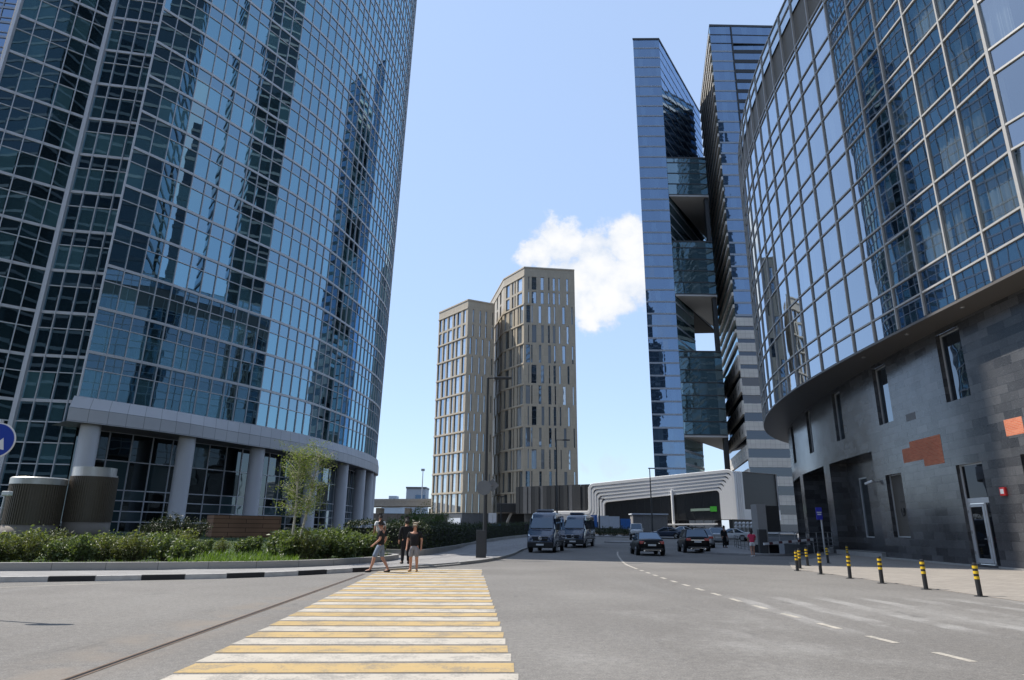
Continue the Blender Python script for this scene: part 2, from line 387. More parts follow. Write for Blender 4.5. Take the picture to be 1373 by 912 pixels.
        me.update()
        o = bpy.data.objects.new(name, me); COL.objects.link(o)
        if parent is not None: o.parent = parent
        return o

def tag(o, label=None, cat=None, group=None, kind=None):
    for k, v in (('label', label), ('category', cat), ('group', group), ('kind', kind)):
        if v: o[k] = v
    return o
def thing(name, label, cat, loc=(0, 0, 0), rz=0, group=None):
    o = bpy.data.objects.new(name, None); COL.objects.link(o); o.location = loc; o.rotation_euler = (0, 0, rz)
    o.empty_display_size = .2
    return tag(o, label, cat, group)
def copy_tree(o, parent=None):
    c = o.copy(); COL.objects.link(c); c.parent = parent
    for ch in list(o.children): copy_tree(ch, c)
    return c
def bevel(o, w=.02, seg=2):
    b = o.modifiers.new('bevel', 'BEVEL'); b.width = w; b.segments = seg; b.limit_method = 'ANGLE'; b.angle_limit = R(35); return o
def subsurf(o, n=2):
    b = o.modifiers.new('sub', 'SUBSURF'); b.levels = n; b.render_levels = n; return o

def catmull(P, n=10):
    out = []
    for i in range(len(P) - 1):
        a = P[max(i - 1, 0)]; b = P[i]; c = P[i + 1]; d = P[min(i + 2, len(P) - 1)]
        for k in range(n):
            t = k / n
            out.append(tuple(.5 * ((2 * b[j]) + (-a[j] + c[j]) * t + (2 * a[j] - 5 * b[j] + 4 * c[j] - d[j]) * t * t + (-a[j] + 3 * b[j] - 3 * c[j] + d[j]) * t ** 3) for j in range(len(b))))
    out.append(tuple(P[-1])); return out
def plen(P): return sum(math.dist(a, b) for a, b in zip(P, P[1:]))
def along(P, s):
    for a, b in zip(P, P[1:]):
        l = math.dist(a, b)
        if s <= l or (b is P[-1]): 
            t = s / l if l else 0; return tuple(a[k] + (b[k] - a[k]) * t for k in range(len(a)))
        s -= l
    return tuple(P[-1])
def resample(P, step):
    Ltot = plen(P); n = max(1, round(Ltot / step)); return [along(P, Ltot * k / n) for k in range(n + 1)]
def tn(a, b):
    dx, dy = b[0] - a[0], b[1] - a[1]; l = math.hypot(dx, dy); return (dx / l, dy / l), (dy / l, -dx / l)
def offset(P, d):
    """shift a polyline to the right-hand side by d"""
    out = []
    for i, p in enumerate(P):
        t, n = tn(P[max(i - 1, 0)], P[min(i + 1, len(P) - 1)]); out.append((p[0] + n[0] * d, p[1] + n[1] * d))
    return out
def cam_area(q):
    pr = [proj(p) for p in q]
    if any(p is None for p in pr): return 0
    cx = sum(p[0] for p in pr) / len(pr); cy = sum(p[1] for p in pr) / len(pr)
    if not (-10 < cx < 1383 and -10 < cy < 922): return 0
    a = 0
    for p, r in zip(pr, pr[1:] + pr[:1]): a += p[0] * r[1] - r[0] * p[1]
    return a / 2
def ranked_parts(parent, panes, name, mats, nmax=100, stuff_name=None):
    """panes: (quad, uv, mi, rnd). The 100 that show largest become parts, the rest one part of kind stuff"""
    panes = sorted(panes, key=lambda p: -abs(cam_area(p[0])) if facing(p[0]) else 0)
    for q in panes[:nmax]:
        mb = MB(); mb.poly(q[0], q[1], 0, q[3]); mb.build(name, mats[q[2]], parent)
    if len(panes) > nmax:
        mb = MB()
        for q in panes[nmax:]: mb.poly(q[0], q[1], q[2], q[3])
        tag(mb.build(stuff_name or name + 's', mats, parent), kind='stuff')
def facing(q):
    a, b, c = Vector(q[0]), Vector(q[1]), Vector(q[2]); n = (b - a).cross(c - b)
    return n.dot(Vector((0, 0, HC)) - a) > 0

def pane_quads(P, rows, jit=.006, gap=0.0, rfun=None):
    """flat panes between the bay nodes P (outside on the right), each tilted a hair as real glazing is"""
    out = []; s = 0
    for i in range(len(P) - 1):
        t, n = tn(P[i], P[i + 1]); w = math.dist(P[i], P[i + 1])
        for z0, z1, mi in rows:
            a, b, c0 = random.gauss(0, jit) * w, random.gauss(0, jit) * (z1 - z0), 0
            q = []
            for u, v in ((0, 0), (1, 0), (1, 1), (0, 1)):
                o = a * (u - .5) + b * (v - .5)
                x = P[i][0] + (P[i + 1][0] - P[i][0]) * u + n[0] * o; y = P[i][1] + (P[i + 1][1] - P[i][1]) * u + n[1] * o
                q.append((x, y, z0 + (z1 - z0) * v))
            r = rfun(i, z0) if rfun else random.random()
            out.append((q, [(s, z0), (s + w, z0), (s + w, z1), (s, z1)], mi, r))
        s += w
    return out
def mullions(mb, P, zlist, z0, z1, wv, dv, hmap, mi=0, skip_v=()):
    """hmap: z -> (height, depth)"""
    for i, p in enumerate(P):
        t, n = tn(P[max(i - 1, 0)], P[min(i + 1, len(P) - 1)])
        if i not in skip_v: mb.obox((p[0] + n[0] * .02, p[1] + n[1] * .02), t, n, wv, dv, z0, z1, mi)
    for i in range(len(P) - 1):
        t, n = tn(P[i], P[i + 1]); c = ((P[i][0] + P[i + 1][0]) / 2, (P[i][1] + P[i + 1][1]) / 2); w = math.dist(P[i], P[i + 1])
        for z in zlist:
            h, d = hmap(z)
            mb.obox((c[0] + n[0] * .02, c[1] + n[1] * .02), t, n, w + .02, d, z - h / 2, z + h / 2, mi)
def ribbon(mb, P, z0, z1, mi=0, uvs=0.0):
    s = uvs
    for a, b in zip(P, P[1:]):
        w = math.dist(a[:2], b[:2])
        mb.poly([(a[0], a[1], z0), (b[0], b[1], z0), (b[0], b[1], z1), (a[0], a[1], z1)], [(s, z0), (s + w, z0), (s + w, z1), (s, z1)], mi); s += w
def flat_between(mb, P, Q, z, mi=0, down=True):
    for k in range(len(P) - 1):
        q = [(P[k][0], P[k][1], z), (P[k + 1][0], P[k + 1][1], z), (Q[k + 1][0], Q[k + 1][1], z), (Q[k][0], Q[k][1], z)]
        mb.poly(q if down else q[::-1], [(p[0], p[1]) for p in q], mi)
def wall_open(mb, P, z0, z1, ops, depth, mi=0, mi_rev=None):
    """wall along polyline P (outside on the right) with rectangular openings (s0,s1,z0,z1) and reveals"""
    Lt = plen(P); cum = [0]
    for a, b in zip(P, P[1:]): cum.append(cum[-1] + math.dist(a, b))
    ss = sorted(set([round(x, 4) for x in cum] + [o[k] for o in ops for k in (0, 1)])); ss = [x for x in ss if 0 <= x <= Lt + 1e-3]
    zs = sorted(set([z0, z1] + [o[k] for o in ops for k in (2, 3)])); zs = [z for z in zs if z0 <= z <= z1]
    pt = {x: along(P, x) for x in ss}
    for a, b in zip(ss, ss[1:]):
        if b - a < 1e-4: continue
        for c, d in zip(zs, zs[1:]):
            if any(o[0] - 1e-4 <= a and b <= o[1] + 1e-4 and o[2] - 1e-4 <= c and d <= o[3] + 1e-4 for o in ops): continue
            A, B = pt[a], pt[b]
            mb.poly([(A[0], A[1], c), (B[0], B[1], c), (B[0], B[1], d), (A[0], A[1], d)], [(a, c), (b, c), (b, d), (a, d)], mi)
    mr = mi if mi_rev is None else mi_rev
    for o in ops:
        A, B = along(P, o[0]), along(P, o[1]); t, n = tn(A, B)
        Ai = (A[0] - n[0] * depth, A[1] - n[1] * depth); Bi = (B[0] - n[0] * depth, B[1] - n[1] * depth)
        for q in ([(A[0], A[1], o[2]), (A[0], A[1], o[3]), (Ai[0], Ai[1], o[3]), (Ai[0], Ai[1], o[2])],
                  [(B[0], B[1], o[2]), (Bi[0], Bi[1], o[2]), (Bi[0], Bi[1], o[3]), (B[0], B[1], o[3])],
                  [(A[0], A[1], o[3]), (B[0], B[1], o[3]), (Bi[0], Bi[1], o[3]), (Ai[0], Ai[1], o[3])],
                  [(A[0], A[1], o[2]), (Ai[0], Ai[1], o[2]), (Bi[0], Bi[1], o[2]), (B[0], B[1], o[2])]):
            dd = math.dist(q[0], q[2]); mb.poly(q, [(0, q[0][2]), (depth, q[1][2]), (depth, q[2][2]), (0, q[3][2])], mr)
# ------------------------------------------------------------------ sky, sun
SUN_EL, SUN_H = R(55), Vector((-.958, .287, 0)).normalized()
SDIR = SUN_H * math.cos(SUN_EL) + Vector((0, 0, math.sin(SUN_EL)))
w = bpy.data.worlds.new('World'); SC.world = w; w.use_nodes = True
nt = w.node_tree; nt.nodes.clear(); wo = nt.nodes.new('ShaderNodeOutputWorld')
sky = N(nt, 'ShaderNodeTexSky', sky_type='NISHITA'); sky.sun_disc = False
sky.sun_elevation = SUN_EL; sky.sun_rotation = math.atan2(SDIR.x, SDIR.y) % (2 * math.pi)
sky.air_density = 1.0; sky.dust_density = .7; sky.ozone_density = 3.0
bg = N(nt, 'ShaderNodeBackground'); L(nt, mixc(nt, .68, sky.outputs[0], (1.80, 2.38, 3.42)), bg.inputs[0]); bg.inputs[1].default_value = .15
gen = N(nt, 'ShaderNodeTexCoord').outputs['Generated']
sx = N(nt, 'ShaderNodeSeparateXYZ'); L(nt, gen, sx.inputs[0])
yy = math_n(nt, 'MAXIMUM', sx.outputs[1], .02)
cb = N(nt, 'ShaderNodeCombineXYZ'); L(nt, math_n(nt, 'DIVIDE', sx.outputs[0], yy), cb.inputs[0]); L(nt, math_n(nt, 'DIVIDE', sx.outputs[2], yy), cb.inputs[1])
uvw = cb.outputs[0]
wrp = N(nt, 'ShaderNodeVectorMath', operation='MULTIPLY_ADD'); L(nt, noise(nt, 16, 5, uvw, .62, 1), wrp.inputs[0]); wrp.inputs[1].default_value = (.09, .09, 0); wrp.inputs[2].default_value = (-.045, -.045, 0)
wad = N(nt, 'ShaderNodeVectorMath', operation='ADD'); L(nt, uvw, wad.inputs[0]); L(nt, wrp.outputs[0], wad.inputs[1])
def blob(px, py, r):
    d = ray(px, py); c = (d.x / d.y, d.z / d.y, 0)
    vm = N(nt, 'ShaderNodeVectorMath', operation='DISTANCE'); L(nt, wad.outputs[0], vm.inputs[0]); vm.inputs[1].default_value = c
    return math_n(nt, 'SUBTRACT', 1.0, math_n(nt, 'DIVIDE', vm.outputs['Value'], r / 815.0))
bl = None
for b in ((750, 328, 44), (722, 345, 34), (800, 345, 55), (845, 325, 46), (850, 375, 55), (815, 395, 50), (770, 375, 55), (790, 410, 38), (880, 350, 60)):
    x = blob(*b); bl = x if bl is None else math_n(nt, 'MAXIMUM', bl, x)
n1 = noise(nt, 11, 8, uvw, .60); n2 = noise(nt, 40, 8, uvw, .65)
dsum = math_n(nt, 'ADD', bl, math_n(nt, 'MULTIPLY', math_n(nt, 'SUBTRACT', n1, .5), 1.5))
dsum = math_n(nt, 'ADD', dsum, math_n(nt, 'MULTIPLY', math_n(nt, 'SUBTRACT', n2, .5), .8))
front = ramp(nt, sx.outputs[1], .05, .2)
mask = math_n(nt, 'MULTIPLY', math_n(nt, 'MULTIPLY', ramp(nt, dsum, .02, .50), front), .96)
# scattered cloud out of view, added to vary reflections, and low wisps by the horizon
low = None
for b in ((822, 630, 26), (785, 622, 14), (310, 690, 40), (1010, 560, 40)):
    x = blob(*b); low = x if low is None else math_n(nt, 'MAXIMUM', low, x)
lowm = math_n(nt, 'MULTIPLY', math_n(nt, 'MULTIPLY', ramp(nt, math_n(nt, 'ADD', low, math_n(nt, 'MULTIPLY', math_n(nt, 'SUBTRACT', n2, .5), 1.6)), .2, 1.0), front), .35)
zz = math_n(nt, 'ADD', math_n(nt, 'MAXIMUM', sx.outputs[2], 0), .18)
cb2 = N(nt, 'ShaderNodeCombineXYZ'); L(nt, math_n(nt, 'DIVIDE', sx.outputs[0], zz), cb2.inputs[0]); L(nt, math_n(nt, 'DIVIDE', sx.outputs[1], zz), cb2.inputs[1])
n3 = noise(nt, 1.1, 7, cb2.outputs[0], .58)
back = math_n(nt, 'MULTIPLY', math_n(nt, 'MULTIPLY', ramp(nt, n3, .53, .68), math_n(nt, 'SUBTRACT', 1.0, ramp(nt, sx.outputs[1], -.1, .25))), .85)
mask = math_n(nt, 'MAXIMUM', math_n(nt, 'MAXIMUM', mask, lowm), back)
ccol = mixc(nt, ramp(nt, math_n(nt, 'ADD', n1, math_n(nt, 'MULTIPLY', bl, .25)), .42, .78), (.66, .75, .90), (1.0, 1.0, 1.0))
bgc = N(nt, 'ShaderNodeBackground'); L(nt, ccol, bgc.inputs[0]); bgc.inputs[1].default_value = .54
mxw = N(nt, 'ShaderNodeMixShader'); L(nt, mask, mxw.inputs[0]); L(nt, bg.outputs[0], mxw.inputs[1]); L(nt, bgc.outputs[0], mxw.inputs[2])
L(nt, mxw.outputs[0], wo.inputs[0])
sl = bpy.data.lights.new('sun', 'SUN'); so = bpy.data.objects.new('sun', sl); COL.objects.link(so)
sl.energy = 3.0; sl.angle = R(.5); sl.color = (1, .95, .87)
so.rotation_euler = SDIR.to_track_quat('Z', 'Y').to_euler(); so.location = SDIR * 300
SC.view_settings.view_transform = 'Standard'; SC.view_settings.look = 'None'; SC.view_settings.exposure = .92; SC.view_settings.gamma = 1
SC.cycles.max_bounces = 8; SC.cycles.glossy_bounces = 5; SC.cycles.transparent_max_bounces = 12; SC.cycles.caustics_reflective = False; SC.cycles.caustics_refractive = False
SC.cycles.use_denoising = True; SC.cycles.sample_clamp_indirect = 6

# ------------------------------------------------------------------ ground
mb = MB(); n = 48
mb.poly([(3500 * math.cos(2 * math.pi * k / n), 3500 * math.sin(2 * math.pi * k / n), -.02) for k in range(n)])
tag(mb.build('ground', 'ground'), kind='structure')
mb = MB(); mb.poly([(-70, -60, 0), (45, -60, 0), (45, 170, 0), (-70, 170, 0)])
tag(mb.build('road', 'asphalt'), kind='structure')

# zebra crossing: alternating yellow and white bars
mw = MB(); my = MB()
def edgeL(y): return -3.75 - (y - 7.8) * .068
def edgeR(y): return .10 - (y - 7.8) * .062
k = 0; y = 4.4
while y < 27.6:
    h = .53; q = []
    tgt = my if k % 2 == 0 else mw
    j = lambda: random.uniform(-.012, .012)
    yr = y + .22
    ea, eb = edgeL(y) - .02, edgeR(yr)
    if y > 24: eb = min(eb, -1.0 - (y - 24) * .03)
    tgt.poly([(ea, y + j(), .004), (eb, yr + j(), .004), (eb + j(), yr + h, .004), (ea + j(), y + h, .004)])
    y += .625; k += 1
tag(mw.build('white_crossing_stripes', 'white_paint'), kind='structure')
tag(my.build('yellow_crossing_stripes', 'yellow_paint'), kind='structure')
# dashed centre line curving into the street
mb = MB()
def strip(mb, P, wd, z):
    for a, b in zip(P, P[1:]):
        t, nn = tn(a, b); h = wd / 2
        mb.poly([(a[0] - nn[0] * h, a[1] - nn[1] * h, z), (a[0] + nn[0] * h, a[1] + nn[1] * h, z), (b[0] + nn[0] * h, b[1] + nn[1] * h, z), (b[0] - nn[0] * h, b[1] - nn[1] * h, z)])
cl = catmull([(6.6, 4.5), (6.3, 7.2), (6.05, 9.2), (5.7, 12.2), (5.5, 16), (5.42, 20), (5.38, 24), (5.45, 28), (5.55, 31.6), (5.75, 34.5), (6.4, 39.8), (7.5, 47.8), (9.1, 56.9), (11.5, 65.9), (15, 76)], 8)
s0 = 1.9
while s0 < 24.2:
    strip(mb, [along(cl, s0), along(cl, s0 + .35), along(cl, s0 + .68)], .13, .004); s0 += 1.46
strip(mb, [along(cl, x * .6 + 25.2) for x in range(40)], .11, .004)
strip(mb, [(-13.4, 18.2), (-11.4, 19.9)], .09, .004)
tag(mb.build('lane_markings', 'white_paint'), kind='structure')
# drain channel with its steel lips
mb = MB(); mb.poly([(-4.645, 4, .004), (-4.595, 4, .004), (-5.205, 24.9, .004), (-5.255, 24.9, .004)], None, 0)
for o in (-.045, .045): mb.poly([(-4.62 + o - .018, 4, .006), (-4.62 + o + .018, 4, .006), (-5.23 + o + .018, 24.9, .006), (-5.23 + o - .018, 24.9, .006)], None, 1)
tag(mb.build('drain_channel', ['black_trim', pbr('rusty_lip', (.15, .105, .075), .8, var=.5, scale=6)]), kind='structure')

KERB = catmull([(-34, 13.6), (-22, 17.2), (-14.5, 19.8), (-11.9, 20.75), (-9.1, 22.1), (-7.2, 23.8), (-5.9, 25.6), (-4.4, 27.4), (-2.3, 31.3), (-.85, 36), (.2, 43), (1.1, 54), (2.6, 65), (5, 80), (9, 98)], 10)
PW1 = catmull([(-36, 17.0), (-24, 20.4), (-16.6, 22.6), (-10.1, 24.7), (-7.6, 26.6), (-6.3, 28.8), (-5.4, 31.5), (-5.7, 34.2), (-8.5, 36.2)], 10)
PW2 = catmull([(-9.5, 38.0), (-6.2, 36.6), (-4.7, 36.7), (-4.2, 40), (-3.6, 47), (-2.9, 58), (-.8, 72), (2.5, 86), (6, 98)], 10)
# pavement on the left
mb = MB()
KB = offset(KERB, -.16)
poly = [(p[0], p[1]) for p in KB] + [(2, 104), (-12, 104), (-12, 40), (-40, 30)]
mb.prism(poly, -.05, .125)
tag(mb.build('left_pavement', 'sidepave'), kind='structure')
# kerb stones, black and white along the road, plain grey past the crossing
mb = MB(); ks = resample(KERB, .4)
for i in range(len(ks) - 1):
    a, b = ks[i], ks[i + 1]; t, nn = tn(a, b); c = ((a[0] + b[0]) / 2 - nn[0] * .08, (a[1] + b[1]) / 2 - nn[1] * .08)
    x = (a[0] + b[0]) / 2
    if x < -5.3: mi = (i // 3 + 1) % 2
    else: mi = 2
    hgt = .15 if x < -5.3 else (.07 if x < -2.2 else .14)
    mb.obox(c, t, nn, math.dist(a, b) + .012, .165, -.05, hgt, mi)
tag(mb.build('kerb', ['kerb_white', 'kerb_black', 'concrete']), kind='structure')
# paved forecourt on the right and the kerbed island past the parked cars
mb = MB(); mb.prism([(12.55, 2), (24, 2), (24, 40), (25.5, 52), (20, 44.5), (15, 37), (12.7, 31)], -.05, .018)
tag(mb.build('forecourt', 'paver'), kind='structure')
mb = MB(); isl = catmull([(21.5, 49.5), (18.6, 47.0), (16.3, 47.0), (14.9, 48.6), (14.4, 51), (14.9, 55), (16.2, 60), (18.5, 66), (23, 66)], 6)
mb.prism([tuple(p) for p in isl][::-1] + [(23, 60)][:0], -.05, .13)
tag(mb.build('island_pavement', 'sidepave'), kind='structure')
mb = MB(); mb.prism([(10.2, 74), (13.5, 72.5), (15.2, 75), (12, 77)], -.05, .12)
mb.prism([(6, 99), (40, 84), (60, 100), (60, 150), (-2, 150)], -.05, .11)
tag(mb.build('far_pavement', 'sidepave'), kind='structure')
# terrace round the left tower
mb = MB(); mb.prism([(-90, 48), (-43, 46), (-30, 52), (-24, 66), (-16, 76), (-15, 125), (-60, 130), (-95, 110)], -.05, .95)
tag(mb.build('tower_terrace', 'sidepave'), kind='structure')

# lawn rising from the planter wall to the terrace
A1 = resample([p for p in PW1 if p[1] < 35], .8); B1 = resample([(-70, 44), (-42, 43), (-30, 53), (-23, 66), (-15, 76)], 1)
mb = MB(); nA = len(A1); G = []
for i, a in enumerate(A1):
    b = along(B1, plen(B1) * i / (nA - 1)); row = []
    for k in range(11):
        t = k / 10; sm = t * t * (3 - 2 * t)
        row.append((a[0] + (b[0] - a[0]) * t - (0.14 if k == 0 else 0), a[1] + (b[1] - a[1]) * t + (.1 if k == 0 else 0), .29 + .79 * sm + random.uniform(-.03, .03)))
    G.append(row)
for i in range(nA - 1):
    for k in range(10): mb.poly([G[i][k], G[i + 1][k], G[i + 1][k + 1], G[i][k + 1]])
tag(mb.build('lawn_slope', 'turf', smooth=True), kind='structure')
def lawn_at(u, t):
    i = min(nA - 2, int(u * (nA - 1))); f = u * (nA - 1) - i; k = min(9, int(t * 10)); g = t * 10 - k
    a = Vector(G[i][k]).lerp(Vector(G[i + 1][k]), f); b = Vector(G[i][k + 1]).lerp(Vector(G[i + 1][k + 1]), f); return a.lerp(b, g)
# granite planter walls
def planter_wall(P, label, z1=.38, group=None):
    mb = MB(); ps = resample(P, .6)
    O = ps; I = offset(ps, -.3)
    ribbon(mb, O, 0, z1); ribbon(mb, I[::-1], 0, z1)
    flat_between(mb, O, I, z1, down=False)
    for e in (0, -1):
        q = [(O[e][0], O[e][1], 0), (I[e][0], I[e][1], 0), (I[e][0], I[e][1], z1), (O[e][0], O[e][1], z1)]
        mb.poly(q, [(0, 0), (.3, 0), (.3, z1), (0, z1)])
    return tag(mb.build('planter_wall', 'granite_wall'), label, 'planter wall')
planter_wall(PW1, 'low pale granite wall in front of the sunlit shrubs, above the black and white kerb')
planter_wall(PW2, 'low granite wall in shade holding the dark hedge behind the lamp cabinet', .5)
mb = MB(); mb.prism([(p[0] - .15, p[1]) for p in resample(PW2, 3)[2:]] + [(-9, 98), (-10, 42)], .1, .42)
tag(mb.build('hedge_bed', 'soil'), kind='structure')

# ------------------------------------------------------------------ left glass tower
LT = catmull([(-37.9, 56.3), (-34.75, 60.8), (-32.9, 64.2), (-30.5, 68.5), (-28.0, 73.0), (-25.4, 79.6), (-23.4, 88.5), (-22.3, 96.3), (-21.9, 104), (-22.9, 111.5), (-26, 117), (-33, 120)], 12)
T0, FH = 12.3, 4.15
NFL = 44; TT = T0 + FH * NFL
lt = thing('glass_tower', 'tall curved blue glass tower standing on pale round columns at the left', 'tower', (-36, 72, 0))
BP = resample(LT, 1.56)
rows = []; zl = []
for k in range(NFL):
    z = T0 + k * FH; rows += [(z, z + 2.62, 0), (z + 2.62, z + FH, 1)]; zl += [z, z + 2.62]
panes = pane_quads(BP, rows, .0022)
# the return fin, the recessed bay and the wing left of it
FIN = [(-39.0, 58.6), (-37.9, 56.3)]
REC = resample([(-44.3, 57.6), (-39.0, 58.6)], 1.35)
WING = resample([(-49.8, 52.7), (-44.3, 57.6)], 1.5)
zl2 = []; rows2 = []
z = .95
for hh in (1.05, .95, .95, .95): rows2.append((z, z + hh, 1)); zl2.append(z); z += hh
for hh in (1.85, 1.85, 1.85, T0 - z - 5.55): rows2.append((z, z + hh, 0)); zl2.append(z); z += hh
panes += pane_quads(REC, rows2 + rows, .0022) + pane_quads(WING, rows2 + rows, .0022) + pane_quads(FIN, rows, .002)
ranked_parts(lt, panes, 'glass_pane', ['glassL', 'glassLs'], 100)
mb = MB()
thick = lambda z: (.27, .16) if abs(((z - T0) / FH + .001) % 1) < .01 or z < T0 - .1 else (.085, .13)
mullions(mb, BP, zl + [TT], T0, TT, .065, .20, thick)
lowh = lambda z: thick(z) if z > T0 - .1 else (.10, .14)
mullions(mb, REC, zl2 + zl + [TT], .9, TT, .085, .20, lowh, skip_v=(0, len(REC) - 1))
mullions(mb, WING, zl2 + zl + [TT], .9, TT, .085, .20, lowh, skip_v=(0, len(WING) - 1))
for c, wd in (((-44.3, 57.55), .42), ((-49.8, 52.65), .3), ((-37.93, 56.28), .12)): mb.box(c[0] - wd / 2, c[0] + wd / 2, c[1] - wd / 2, c[1] + wd / 2, .9 if wd > .2 else T0, TT)
mb.build('mullion_grid', 'mullion', lt)
# opaque core behind the glass, and the unseen rear
mb = MB(); back = [(-49.8, 52.7), (-57, 60), (-58, 104), (-48, 117), (-33, 119.6)]
inner = offset([tuple(p) for p in LT[::6]], -.35)
ring = [(-44.6, 58.1), (-39.2, 59.2)] + inner + [(-48, 117), (-58, 104), (-57, 60), (-49.9, 53.2)]
mb.prism(ring, 12.5, TT + 1.5)
mb.build('tower_core', 'core', lt)
mb = MB(); ribbon(mb, [back[4], back[3], back[2], back[1], back[0]], .9, TT); mb.build('rear_glazing', 'glassL', lt)
# cladding band and its soffit over the colonnade
CB = catmull([(-37.45, 54.75), (-35.2, 57.4), (-32.75, 61.0), (-31.0, 64.4), (-29.2, 68.8), (-27.0, 73.6), (-24.3, 80.2), (-22.5, 88.0), (-21.6, 96.5), (-21.4, 104.4), (-22.4, 112), (-26, 118), (-33, 120.5)], 10)
mb = MB(); ribbon(mb, CB, 10.0, 11.16, 0); top = resample(CB, 1.5)
CBr = resample(CB, 1.2); LTr = [along(offset(LT, .12), plen(LT) * k / (len(CBr) - 1)) for k in range(len(CBr))]
CBm = [((a[0] * .6 + b[0] * .4), (a[1] * .6 + b[1] * .4)) for a, b in zip(CBr, LTr)]
s = 0
for k in range(len(CBr) - 1):
    w_ = math.dist(CBr[k], CBr[k + 1])
    mb.poly([(*CBr[k], 11.18), (*CBr[k + 1], 11.18), (*CBm[k + 1], 12.28), (*CBm[k], 12.28)], [(s, 1.12), (s + w_, 1.12), (s + w_, 2.24), (s, 2.24)])
    mb.poly([(*CBm[k], 12.28), (*CBm[k + 1], 12.28), (*LTr[k + 1], 12.3), (*LTr[k], 12.3)], [(0, 0)] * 4)
    s += w_
a, b = CB[0], (-39.2, 58.9)
mb.poly([(b[0], b[1], 10.0), (a[0], a[1], 10.0), (*CBm[0], 12.28), (b[0], b[1], 12.28)], [(0, 0), (4, 0), (4, 2.24), (0, 2.24)])
mb.build('cladding_band', 'clad', lt)
CI = offset(CBr, -4.2)
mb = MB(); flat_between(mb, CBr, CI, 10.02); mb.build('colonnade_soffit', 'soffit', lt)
for px in (123, 226, 308, 367, 415, 453, 479, 493, 503):
    p = gp(px, 570 + (px - 123) * .18, 10.0); best = min(CB, key=lambda q: (q[0] - p.x) ** 2 + (q[1] - p.y) ** 2)
    i = CB.index(best); c = offset(CB, -1.15)[i]
    mb = MB(); mb.lathe((c[0], c[1], 0), [(.84, .9), (.80, 1.2), (.80, 9.7), (.80, 10.05)], 28); mb.build('column', 'column', lt, smooth=True)
LB = resample(offset(LT, -2.6), 2.15)[1:]
zl3 = [.95, 1.9, 2.85, 3.8, 4.75, 7.4, 10.0]
rows3 = [(a, b, 0) for a, b in zip(zl3, zl3[1:])]
lp = pane_quads(LB, rows3, .005)
lp += pane_quads([(-39.0, 58.8), LB[0]], rows3, .004)
ranked_parts(lt, lp, 'lobby_pane', ['lobby'], 60)
mb = MB(); mullions(mb, LB, zl3, .95, 10.0, .09, .14, lambda z: (.10, .12)); mb.build('lobby_frame', 'mullion', lt)

# the bluer slab behind it
for o in lt.children:
    if o.name.startswith(('glass_pane', 'mullion_grid', 'tower_core', 'rear_glazing')):
        for v in o.data.vertices:
            z_ = v.co.z
            if z_ > 12.3: v.co.x += .022 * (z_ - 12.3)
bt = thing('slab_tower', 'blue glass slab tower with white floor lines behind the left tower at the top corner', 'tower', (-110, 128, 0))
mb = MB(); Pb = [(-150, 118), (-92, 128), (-88, 145), (-150, 145)]
fl = 0; z = 0
mb.prism(Pb, 0, 260); mb.build('tower_wall', 'glassT', bt)
mb = MB()
Pb2 = resample(Pb[:2], 3.0)
mullions(mb, Pb2, [k * 4.0 for k in range(0, 66)], 0, 260, .22, .3, lambda z: (.55, .34))
mullions(mb, Pb2, [k * 4.0 + 1.3 for k in range(0, 65)], 0, 1, .2, .3, lambda z: (.25, .32)); mb.build('line_grid', 'line_band', bt)
# ------------------------------------------------------------------ right curved building
rb = thing('curved_building', 'curved dark building at the right, mirrored glass above black granite walls', 'building', (26, 36, 0))
UPP = [(24.6, 12.6), (21.6, 24.9)]
UPC = catmull([(21.6, 24.9), (21.6, 30), (21.6, 36), (21.75, 43), (22.4, 51), (23.8, 59), (26.2, 67.2), (29.6, 75), (34.5, 82), (41, 88), (50, 92)], 10)
n1b = resample(UPP, 2.45); n2b = resample(UPC, 2.43)
UN = (n1b[:-1] + n2b)[::-1]
GT = 37.6
rr = [(12.5, 13.75, 1), (13.75, 14.95, 1)]; zr = [12.5, 13.75, 14.95]
z = 14.95
while z < GT - 1:
    rr += [(z, z + 2.65, 0), (z + 2.65, min(z + 3.9, GT), 1)]; zr += [z + 2.65, min(z + 3.9, GT)]; z += 3.9
ranked_parts(rb, pane_quads(UN, rr, .002), 'glass_pane', ['glassR', 'glassRs'], 100)
pr = [(40.7, 41.7, 0), (41.7, 42.7, 0)]
ranked_parts(rb, pane_quads(UN, pr, .003), 'parapet_pane', ['glassRp'], 40)
mb = MB()
mullions(mb, UN, zr[1:], 12.5, 42.7, .10, .16, lambda z: (.10, .12), skip_v=(len(n2b) - 1,))
mullions(mb, UN, [41.7, 42.7], 0, .01, .01, .01, lambda z: (.09, .13))
c = (21.6, 24.9); mb.box(c[0] - .085, c[0] + .085, c[1] - .085, c[1] + .085, 12.5, 42.7)
mb.build('mullion_grid', pbr('warm_grey_mullion', (.50, .485, .46), .4, .2, var=.06), rb)
mb = MB(); UB = offset(UN, -.12); ribbon(mb, UB, GT, 40.7)
flat_between(mb, UN, offset(UN, -1.5), 42.68, down=False); ribbon(mb, offset(UN, -1.5)[::-1], 40, 42.68)
mb.build('roof_band', pbr('brown_band', (.20, .18, .155), .6, var=.1), rb)
mb = MB(); inn = offset(UN, -2.4)
ribbon(mb, inn, 12.6, 40.5)
for k in range(7): 
    zf = 14.95 + 3.9 * k - .3
    flat_between(mb, offset(UN, -.2), inn, zf - .5); flat_between(mb, offset(UN, -.2), inn, zf, down=False); ribbon(mb, offset(UN, -.2), zf - .5, zf)
mb.build('interior_floors', 'core', rb)
